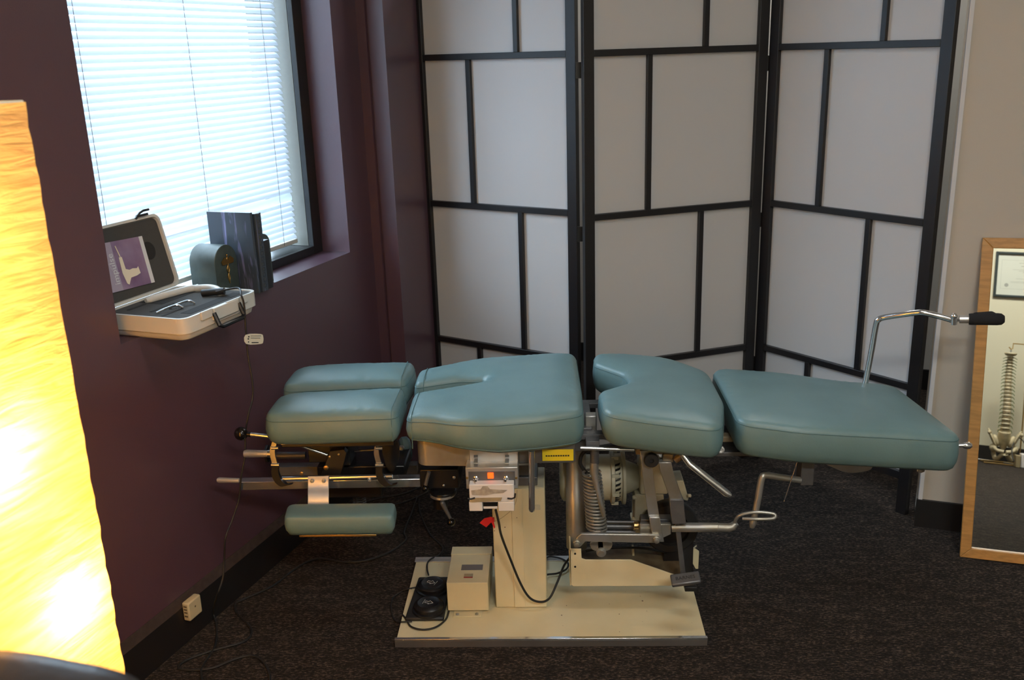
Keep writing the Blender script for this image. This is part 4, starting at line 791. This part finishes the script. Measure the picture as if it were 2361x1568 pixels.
m.rbox(-1.489, -1.480, 1.845, 1.945, ZT-0.03, ZT+0.001); m.build('rim_lugs', 'case', tr_, bevel=0.0015)
m = MB(); hp = [st(-1.482, 1.845, ZT-0.010), st(-1.470, 1.845, ZT-0.040), st(-1.468, 1.855, ZT-0.045), st(-1.468, 1.935, ZT-0.045), st(-1.470, 1.945, ZT-0.040), st(-1.482, 1.945, ZT-0.010)]
m.tube(hp, 0.0058, 8); m.build('carry_handle', 'black', cs)
# lid leaning back on the blind frame
hs_, hz = -1.742, 0.915; ts_, tz = -1.785, 1.110
LU = (ES*(ts_-hs_)+EZ*(tz-hz)); LH = LU.length; LU.normalize(); LN = ET.cross(LU).normalized()
if LN.dot(ES) < 0: LN = -LN
LO = st(hs_, (T0+T1)/2, hz)
def lidp(u, v, w=0): return LO+ET*u+LU*v+LN*w   # u along wall, v up the lid, w towards the room
def lrect(u0, u1, v0, v1, r, w, n=5):
    out = []
    for cx, cy, a0 in ((u1-r, v0+r, -90), (u1-r, v1-r, 0), (u0+r, v1-r, 90), (u0+r, v0+r, 180)):
        for k in range(n): a_ = radians(a0+90*k/(n-1)); out.append(lidp(cx+r*cos(a_), cy+r*sin(a_), w))
    return out
m = MB(); hw = 0.149
loft(m, [lrect(-hw+.008, hw-.008, 0.008, LH-.008, .018, -0.030), lrect(-hw, hw, 0, LH, 0.022, -0.022), lrect(-hw, hw, 0, LH, 0.022, 0.006), lrect(-hw+.007, hw-.007, .007, LH-.007, .018, 0.006), lrect(-hw+.009, hw-.009, .009, LH-.009, .018, -0.004)])
lid = m.build('case_lid', 'case', cs, ang=50)
m = MB(); loft(m, [lrect(-hw+.010, hw-.010, .010, LH-.010, .016, -0.006), lrect(-hw+.010, hw-.010, .010, LH-.010, .016, 0.000)])
m.build('lid_foam', 'greyfoam', lid)
m = MB(); m.lathe(lidp(0.078, LH*0.55, 0.0002), LN, [(0.024, 0), (0.024, 0.0004)], 24); m.build('finger_cutout', 'darkfoam', lid)
m = MB(); m.tube([lidp(0.06, LH-.002, .008), lidp(0.075, LH+.010, .012), lidp(0.085, LH+.014, .016), lidp(0.105, LH+.014, .018)], 0.0035, 6); m.box(lidp(0.084, LH+.003, .010), 0.04, 0.006, 0.006, ET, LU, LN); m.build('lid_latch', 'black', lid)
# brochure lying tilted on the lid foam
br = thing('brochure', lidp(-0.02, 0.03, 0.002), 'lilac printed brochure showing a handheld instrument, tucked in the open case lid', 'brochure')
bu0 = lidp(-0.02, LH*0.47, 0.0020)
BR = radians(-3); bx_ = (ET*cos(BR)+LU*sin(BR)); by_ = (LU*cos(BR)-ET*sin(BR))
def bq(x, y, w=0): return bu0+bx_*x+by_*y+LN*w
def quad(m, x0, x1, y0, y1, w0, w1): m.box(bq((x0+x1)/2, (y0+y1)/2, (w0+w1)/2), x1-x0, y1-y0, w1-w0, bx_, by_, LN)
m = MB(); quad(m, -0.085, 0.085, -0.062, 0.062, 0, 0.0008); m.build('cover', 'lilac', br)
m = MB(); quad(m, 0.072, 0.085, -0.062, 0.062, 0.0008, 0.001); m.build('white_margin', 'paper', br)
m = MB(); quad(m, -0.072, -0.028, -0.062, 0.062, 0.0008, 0.001); m.build('pale_band', 'lilac_pale', br)
m = MB(); m.prism([bq(-0.085, -0.062, 0.001), bq(-0.066, -0.062, 0.001), bq(-0.069, -0.02, 0.001), bq(-0.078, 0.062, 0.001), bq(-0.085, 0.062, 0.001)], LN*0.0004); m.build('green_edge', 'green_print', br)
m = MB()
gun = [(-0.014, 0.020), (-0.004, 0.020), (-0.002, -0.012), (0.010, -0.016), (0.022, -0.014), (0.036, -0.016), (0.042, -0.012), (0.044, -0.030), (0.030, -0.034), (0.008, -0.036), (-0.004, -0.052), (-0.010, -0.048), (-0.016, -0.020)]
m.prism([bq(x, y, 0.001) for x, y in gun], LN*0.0006); m.tube([bq(-0.009, 0.020, 0.0014), bq(-0.016, 0.050, 0.0014)], 0.0014, 6); m.build('instrument_picture', 'tag', br)
m = MB(); m.text('impulse', bq(-0.040, -0.006, 0.0013), by_, -bx_, 0.026, 0.0001); m.build('cover_lettering', 'paper', br)
m = MB(); m.tube([bq(-0.052+0.012*(1-cos(u))-0.006, 0.030-0.075*u/3.2, 0.0013) for u in [k*0.2 for k in range(17)]], 0.0004, 4); m.build('swoosh', 'paper', br)
# instrument in the foam
ins = thing('adjusting_instrument', st(-1.60, 1.93, 0.913), 'white handheld adjusting instrument in the case foam, its long cord hanging to the carpet', 'instrument')
m = MB(); zz = 0.9185
m.tube(smooth([st(-1.70, 1.86, zz), st(-1.685, 1.93, zz), st(-1.672, 1.985, zz), st(-1.65, 2.01, zz)], 5), [0.006]+[0.010]*13+[0.011, 0.008], 12); m.build('barrel', 'case', ins)
m = MB(); m.tube(smooth([st(-1.655, 2.0, zz), st(-1.62, 2.005, zz+.003), st(-1.585, 1.995, zz+.003), st(-1.555, 1.975, zz)], 5), [0.010]*14+[0.012, 0.009], 12); m.build('grip', 'case', ins)
m = MB(); m.cyl(st(-1.60, 1.955, zz+.002), st(-1.545, 1.975, zz+.006), 0.009); m.build('cord_boot', 'rubber', ins)
ic = cord('cord', hang, 0.0026, 'rubber', '', parent=ins)
m = MB(); m.prism(smooth([ats(x, y, -1.466) for x, y in ((566, 772), (600, 770), (606, 776), (606, 788), (600, 793), (567, 793))], 3, True), ES*0.0012); m.cur = 1
for x0, y0, x1, y1 in ((572, 775, 575, 778), (571, 780, 574, 783), (578, 774, 602, 775), (578, 779, 600, 780), (580, 789, 596, 791), (572, 787, 574, 790)):
    m.prism([ats(x, y, -1.4645) for x, y in ((x0, y0), (x1, y0), (x1, y1), (x0, y1))], ES*0.0003)
m.build('paper_tag', ['tag', 'ink'], ic, label='cream paper tag wrapped on the cord')
for (a_, b_, lb_) in ((1.845, 1.875, 'curved chrome stylus tip in the grey foam, nearer the instrument grip'), (1.80, 1.83, 'curved chrome stylus tip in the grey foam, nearer the short end of the case')):
    m = MB(); m.tube(smooth([st(-1.60, a_-.02, 0.9145), st(-1.59, a_, 0.920), st(-1.58, b_, 0.922), st(-1.565, b_+.006, 0.9145)], 5), 0.0028, 8)
    tag(m.build('stylus_tip', 'chrome'), lb_, 'instrument tip', 'chrome stylus tips in the case foam')
# ================================================================ BOOKENDS AND BOOK
def bookend(t0, t1, s_face, depth, H, label, emblem):
    r = thing('bookend', st(s_face-depth/2, (t0+t1)/2, 0.857), label, 'bookend', 'slate bookends on the sill')
    n = 14; w = (t1-t0)/2; tc = (t0+t1)/2; poly = [st(s_face, t0, 0.8575), st(s_face, t1, 0.8575)]
    for k in range(n+1): an = pi*k/n; poly.append(st(s_face, tc+w*cos(an), 0.857+H-w*0.95+w*0.95*sin(an)))
    m = MB(); m.prism(poly, -ES*depth); b = m.build('block', 'slate', r, bevel=0.0015)
    if emblem:
        c = st(s_face+0.002, tc+0.004, 0.857+H*0.55); q = lambda t, z: c+ET*t+EZ*z
        m = MB(); m.tube([q(0, -0.042), q(0, 0.036)], 0.0016, 8); m.ball(q(0, 0.038), 0.0032)
        for sg in (1, -1): m.tube(smooth([q(sg*0.006*sin(u*2.2)*(0.5+u/6), -0.036+0.016*u) for u in [k*0.35 for k in range(13)]], 3), 0.0015, 6)
        for sg in (1, -1):
            m.prism([q(0, 0.022), q(sg*0.012, 0.034), q(sg*0.027, 0.024), q(sg*0.024, 0.014), q(sg*0.013, 0.013), q(0, 0.014)], ES*0.002)
        m.build('caduceus_emblem', 'gold', b)
bookend(2.098, 2.196, -1.662, 0.085, 0.150, 'slate green arched bookend with a gold winged-staff emblem, left of the book', True)
bookend(2.282, 2.345, -1.650, 0.085, 0.150, 'slate green bookend behind the tall book, nearest the sill corner', False)
bk = thing('book', st(-1.68, 2.24, 0.857), 'tall glossy blue-purple book standing between the slate bookends', 'book', 'glossy books on the sill')
m = MB(); m.rbox(-1.752, -1.606, 2.203, 2.213, 0.8575, 1.088); m.build('cover', 'bookcover', bk, bevel=0.001)
m = MB(); m.rbox(-1.749, -1.612, 2.213, 2.221, 0.859, 1.085); m.build('pages', 'blackboard', bk)
bk = thing('book', st(-1.68, 2.24, 0.857), 'dark glossy book pressed behind the blue-purple one between the bookends', 'book', 'glossy books on the sill')
m = MB(); m.rbox(-1.760, -1.604, 2.222, 2.250, 0.8575, 1.082)
for k in range(14):
    z_ = 0.87+k*0.0155; m.cyl(st(-1.607, 2.236, z_), st(-1.607, 2.236, z_+0.010), 0.007, seg=10)
m.build('cover', 'bookcover', bk, bevel=0.001)
m = MB(); m.rbox(-1.757, -1.606, 2.2505, 2.276, 0.859, 1.0); m.build('case_box', 'black', bk)
# ================================================================ PAPER FLOOR LAMP
lp = thing('floor_lamp', st(-1.23, 0.86, 0), 'tall square crinkled paper floor lamp glowing orange at the left edge', 'lamp')
l0, l1, lt0, lt1, lz0, lz1 = -1.38, -1.08, 0.70, 1.012, 0.10, 1.452
def lshade():
    b = bmesh.new(); NU, NZ = 14, 80; c = [(l1, lt0), (l1, lt1), (l0, lt1), (l0, lt0)]; g = []
    for j in range(NZ+1):
        zz = lz0+(lz1-lz0)*j/NZ; row = []
        for e in range(4):
            a_, b_ = c[e], c[(e+1) % 4]
            for k in range(NU):
                u = k/NU; p = st(a_[0]+(b_[0]-a_[0])*u, a_[1]+(b_[1]-a_[1])*u, zz)
                nn = (ES, ET, -ES, -ET)[e]; w_ = 0.0009*sin(zz*190+u*9+e*2)*sin(zz*61+u*4)+0.0005*sin(zz*420+u*23)
                if k == 0: p += (nn+(ET*-1 if e == 0 else (ES if e == 1 else (ET if e == 2 else -ES))))*w_*0.8
                else: p += nn*w_
                row.append(b.verts.new(p-ORG[lp.name]))
        g.append(row)
    n = len(g[0])
    for j in range(NZ):
        for k in range(n): b.faces.new((g[j][k], g[j][(k+1) % n], g[j+1][(k+1) % n], g[j+1][k]))
    bmesh.ops.recalc_face_normals(b, faces=b.faces); me = bpy.data.meshes.new('lamp_shade'); b.to_mesh(me); b.free(); me.materials.append(M['lamppaper'])
    me.polygons.foreach_set('use_smooth', [True]*len(me.polygons)); me.set_sharp_from_angle(angle=radians(50))
    o = bpy.data.objects.new('lamp_shade', me); COL.objects.link(o); o.parent = lp; ORG[o.name] = ORG[lp.name]; return o
sh = lshade()
m = MB()
for z_ in (lz0, lz1):
    m.tube([st(l1-.003, lt0+.003, z_), st(l1-.003, lt1-.003, z_), st(l0+.003, lt1-.003, z_), st(l0+.003, lt0+.003, z_)], 0.003, 6, closed=True)
m.build('shade_wire', 'tag', sh)
m = MB(); m.rbox(l0-.01, l1+.01, lt0-.01, lt1+.01, 0, 0.03); m.build('base', 'blackwood', lp, bevel=0.003)
m = MB(); m.cyl(st(-1.23, 0.86, 0.03), st(-1.23, 0.86, 1.30), 0.008); m.build('pole', 'black', lp)
for (s_, t_, z_, e_) in ((-1.22, 0.86, 1.27, 1.3), (-1.17, 0.86, 0.97, 8), (-1.17, 0.94, 0.70, 7), (-1.23, 0.86, 0.36, 6.5)):
    m = MB(); m.ball(st(s_, t_, z_), 0.026, (1, 1, 1.3)); m.cyl(st(s_, t_, z_-.03), st(-1.23, 0.86, z_-.07), 0.01); m.build('bulb', 'bulb', lp)
    l = bpy.data.lights.new('lamp_bulb_light', 'POINT'); l.energy = e_; l.color = (1.0, 0.70, 0.34); l.shadow_soft_size = 0.04
    o = bpy.data.objects.new('lamp_bulb_light', l); COL.objects.link(o); o.location = st(s_+0.045, t_, z_+0.02)
# ================================================================ OFFICE CHAIR (only the top of its back shows, very near)
YC = 0.60
ch = thing('office_chair', (-0.52, 0.42, 0), 'dark brown leather office chair back cutting the bottom left corner', 'chair')
top = P(YC, (-900, 1640), (-760, 1570), (-560, 1535), (-300, 1518), (-60, 1514), (60, 1522), (165, 1541), (260, 1562), (330, 1595), (370, 1680), (380, 1900))
zlow = 0.60; out = smooth(top, 5); poly = out+[V((out[-1].x-0.03, YC, zlow)), V((out[0].x+0.03, YC, zlow))]
m = MB(); n = len(poly)
ctr = sum(poly, V())/n
def off(p, k, dy): return ctr+(p-ctr)*k+V((0, dy, 0))
loft(m, [[off(p, 0.86, -0.062) for p in poly], [off(p, 0.95, -0.056) for p in poly], [off(p, 0.99, -0.04) for p in poly], [off(p, 1.0, -0.02) for p in poly], [off(p, 0.99, -0.002) for p in poly], [off(p, 0.95, 0.012) for p in poly], [off(p, 0.86, 0.016) for p in poly]])
m.build('backrest', 'leather', ch, ang=70)
cx = ctr.x
m = MB(); m.wbox(cx-0.25, cx+0.25, 0.06, 0.52, 0.42, 0.52); m.build('seat', 'leather', ch, bevel=0.03)
m = MB(); m.wbox(cx-0.03, cx+0.03, 0.50, 0.62, 0.47, 0.49); m.wbox(cx-0.03, cx+0.03, 0.60, 0.62, 0.47, 0.66); m.build('back_support', 'black', ch)
m = MB(); m.cyl((cx, 0.30, 0.08), (cx, 0.30, 0.42), 0.028); m.build('post', 'black', ch)
for k in range(5):
    an = 2*pi*k/5+0.3; e = V((cx+0.28*cos(an), 0.30+0.28*sin(an), 0.075))
    m = MB(); m.tube([(cx, 0.30, 0.10), e], [0.022, 0.014], 10); lg = m.build('leg', 'black', ch)
    m = MB(); m.lathe(e-V((0, 0, 0.045))+V((-0.01*sin(an), 0.01*cos(an), 0)), V((sin(an), -cos(an), 0)), [(0.028, -0.01), (0.029, 0), (0.029, 0.01), (0.026, 0.014)], 18); m.build('caster', 'rubber', lg)
# ================================================================ LEANING MIRROR
MP = atz(2213, 1285, 0.0); th = radians(9.5); ro = radians(1.3)
mu = ET*sin(th)+EZ*cos(th); md_ = ES.copy(); mu2 = mu*cos(ro)-md_*sin(ro); md2 = md_*cos(ro)+mu*sin(ro); mn = md2.cross(mu2)   # points away from the viewer
if mn.dot(ET) < 0: mn = -mn
MW, MH, FWd, FT = 0.42, 0.955, 0.030, 0.018
mir = thing('leaning_mirror', MP, 'tall mirror in a honey oak frame leaning against the beige wall', 'mirror')
o0 = MP+V((0, 0, 0.001))
def mp_(u, v, w=0): return o0+md2*u+mu2*v+mn*w
def mbx(m, u0, u1, v0, v1, w0, w1): m.box(mp_((u0+u1)/2, (v0+v1)/2, (w0+w1)/2), u1-u0, v1-v0, w1-w0, md2, mu2, mn)
m = MB(); m.prism([mp_(0, 0), mp_(FWd, FWd), mp_(FWd, MH-FWd), mp_(0, MH)], mn*FT); m.prism([mp_(MW, 0), mp_(MW-FWd, FWd), mp_(MW-FWd, MH-FWd), mp_(MW, MH)], mn*FT); m.build('frame_stile', 'oak', mir, bevel=0.002)
m = MB(); m.prism([mp_(0, 0), mp_(FWd, FWd), mp_(MW-FWd, FWd), mp_(MW, 0)], mn*FT); m.build('frame_rail', 'oak_h', mir, bevel=0.002, label='bottom rail of the oak frame')
m = MB(); m.prism([mp_(0, MH), mp_(FWd, MH-FWd), mp_(MW-FWd, MH-FWd), mp_(MW, MH)], mn*FT); m.build('frame_rail', 'oak_h', mir, bevel=0.002, label='top rail of the oak frame')
m = MB(); mbx(m, FWd-.004, MW-FWd+.004, FWd-.004, MH-FWd+.004, 0.010, 0.013); m.build('mirror_glass', 'mirror', mir)
# ================================================================ BEHIND THE CAMERA (seen in the mirror)
RW = -1.892
cf = thing('framed_certificate', st(1.10, RW, 1.23), 'certificate in a dark slate frame on the cream wall, seen in the mirror', 'certificate')
a0, a1, z0, z1 = 0.93, 1.39, 1.226, 1.566
m = MB()
for (u0, u1, v0, v1) in ((a0, a0+.018, z0, z1), (a1-.018, a1, z0, z1), (a0+.018, a1-.018, z0, z0+.018), (a0+.018, a1-.018, z1-.018, z1)): m.rbox(u0, u1, RW, RW+0.02, v0, v1)
m.build('frame', 'certframe', cf, bevel=0.003)
m = MB(); m.rbox(a0+.016, a1-.016, RW+.001, RW+.006, z0+.016, z1-.016); m.build('paper', 'certpaper', cf)
m = MB()
ln = lambda u0, u1, z, h=0.0022: m.rbox(u0, u1, RW+.006, RW+.0064, z-h/2, z+h/2)
mid = (a0+a1)/2
for (hw_, z_, h_) in ((0.07, 1.485, .004), (0.055, 1.462, .006), (0.11, 1.435, .003), (0.07, 1.425, .003), (0.045, 1.415, .003), (0.03, 1.395, .003), (0.085, 1.368, .003), (0.12, 1.345, .003), (0.12, 1.337, .002)): ln(mid-hw_, mid+hw_, z_, h_*0.6)
ln(a0+.045, a1-.045, 1.505, .001); ln(a0+.045, a1-.045, 1.29, .001)
for u_ in (a0+.045, a1-.045): m.rbox(u_-.0006, u_+.0006, RW+.006, RW+.0064, 1.29, 1.505)
for u_ in (a0+.085, a1-.085): m.lathe(st(u_, RW+.006, 1.318), ET, [(0.014, 0), (0.014, 0.0005)], 16)
m.build('print', 'faintink', cf)
# spine model
sx0, sy0 = 1.045, -1.63
sp_ = thing('spine_model', st(sx0, sy0, 0), 'life-size hanging spine and pelvis model on a wire stand, seen in the mirror', 'anatomical model')
def sv(a_, b_, z_): return st(sx0+a_, sy0+b_, z_)
def vert(i, z_, sc, curve):
    c = sv(0, curve, z_)
    m = MB(); m.lathe(c, EZ, [(0.020*sc, 0), (0.025*sc, 0.002), (0.021*sc, 0.010*sc), (0.025*sc, 0.018*sc), (0.020*sc, 0.020*sc)], 16)
    for sg in (1, -1): m.tube([c+ES*sg*0.010*sc-ET*0.012*sc+EZ*0.012*sc, c+ES*sg*0.036*sc-ET*0.022*sc+EZ*0.016*sc], [0.006*sc, 0.0035*sc], 8)
    m.tube([c-ET*0.018*sc+EZ*0.012*sc, c-ET*0.050*sc-EZ*0.004*sc], [0.007*sc, 0.004*sc], 8)
    v = m.build('vertebra', 'bone', sp_)
    m = MB(); m.lathe(c+EZ*0.020*sc, EZ, [(0.023*sc, 0), (0.0245*sc, 0.003*sc), (0.023*sc, 0.006*sc)], 14); m.build('disc', 'disc', v)
    m = MB()
    for sg in (1, -1): m.tube(smooth([c+ES*sg*0.012*sc+EZ*0.022*sc, c+ES*sg*0.030*sc+EZ*0.018*sc, c+ES*sg*0.046+EZ*0.002*sc], 3), 0.0024, 6)
    m.build('nerve', 'nerve', v)
    return 0.026*sc
zv = 0.225; i = 0
while zv < 0.775 and i < 24:
    sc = 1.25-0.55*(i/23); u = (zv-0.225)/0.55; zv += vert(i, zv, sc, 0.022*sin(u*2*pi)); i += 1
m = MB(); m.lathe(sv(0, 0, zv+0.002), EZ, [(0.018, 0), (0.034, 0.006), (0.042, 0.018), (0.040, 0.024), (0.02, 0.022)], 20); m.build('skull_base', 'bone', sp_)
m = MB(); m.tube([sv(0, 0, 0.235), sv(0, -0.015, 0.19), sv(0, -0.03, 0.13), sv(0, -0.02, 0.10)], [0.04, 0.042, 0.026, 0.010], 14); m.build('sacrum', 'bone', sp_)
def ell(m, c, r, ax, ang):
    k = len(m.v); m.ball((0, 0, 0), 1.0, r, 20); R_ = Matrix.Rotation(-RA, 3, 'Z') @ Matrix.Rotation(ang, 3, ax)
    for i in range(k, len(m.v)): m.v[i] = V(c)+R_@m.v[i]
for sg in (1, -1):
    m = MB(); ell(m, sv(sg*0.078, -0.005, 0.185), (0.013, 0.062, 0.072), V((0.15, 1, 0.25*sg)), radians(26*sg)); ell(m, sv(sg*0.050, -0.025, 0.165), (0.022, 0.030, 0.045), V((0, 1, 0)), radians(20*sg)); ell(m, sv(sg*0.100, 0.030, 0.222), (0.013, 0.030, 0.016), V((0, 0, 1)), radians(-20*sg))
    ell(m, sv(sg*0.070, 0.015, 0.112), (0.024, 0.028, 0.030), V((0, 1, 0)), radians(15*sg)); m.build('hip_bone', 'bone', sp_)
    m = MB(); m.tube(smooth([sv(sg*0.068, 0.03, 0.120), sv(sg*0.050, 0.062, 0.100), sv(sg*0.006, 0.074, 0.092)], 5), 0.013, 10); m.tube(smooth([sv(sg*0.068, 0.008, 0.105), sv(sg*0.058, 0.0, 0.055), sv(sg*0.045, 0.028, 0.035), sv(sg*0.010, 0.070, 0.078)], 5), 0.015, 10); m.build('pelvis_ring', 'bone', sp_)
m = MB(); bpx = [sv(-0.13, 0.10, 0.006), sv(0.12, 0.10, 0.006), sv(0.12, -0.12, 0.006), sv(-0.13, -0.12, 0.006)]; m.tube(bpx, 0.006, 8, closed=True)
m.tube(smooth([sv(0.12, -0.10, 0.006), sv(0.125, -0.10, 0.3), sv(0.125, -0.10, 0.865)], 4), 0.005, 8)
m.tube([sv(0.125, -0.10, 0.862), sv(0.13, -0.06, 0.872), sv(0.012, 0, 0.872), sv(0.010, 0, 0.835), sv(0.0, 0, 0.828), sv(-0.014, 0, 0.845)], 0.0042, 8); m.build('wire_stand', 'brass', sp_)
m = MB(); m.tube([sv(0, 0, zv+0.02), sv(0, 0, 0.829)], 0.003, 6); m.tube([sv(0.006*cos(k), 0, 0.818+0.006*sin(k)) for k in [j*0.7 for j in range(9)]], 0.0015, 6, closed=True); m.build('hook', 'steel', sp_)
# adapter box, cable
ab_ = thing('power_adapter', st(1.17, -1.45, 0), 'pale grey plug-in power box on the carpet beside the spine model, seen in the mirror', 'power adapter')
m = MB(); m.rbox(1.13, 1.22, -1.50, -1.40, 0.001, 0.10); m.build('body', 'whitepl', ab_, bevel=0.006)
m = MB(); m.rbox(1.10, 1.13, -1.52, -1.42, 0.001, 0.085); m.build('terminal', 'disc', ab_, bevel=0.003)
cord('adapter_cord', [st(1.16, -1.49, 0.09), st(1.17, -1.56, 0.16), st(1.13, -1.60, 0.20), st(1.09, -1.56, 0.13), st(1.10, -1.48, 0.04), st(1.16, -1.42, 0.10)], 0.004, 'rubber', '', parent=ab_)
cord('white_cable', [st(0.80, -1.84, 0.006), st(0.95, -1.82, 0.006), st(1.10, -1.72, 0.006), st(1.2, -1.55, 0.006)], 0.004, 'white_cable', 'white cable along the foot of the cream wall, in the mirror')
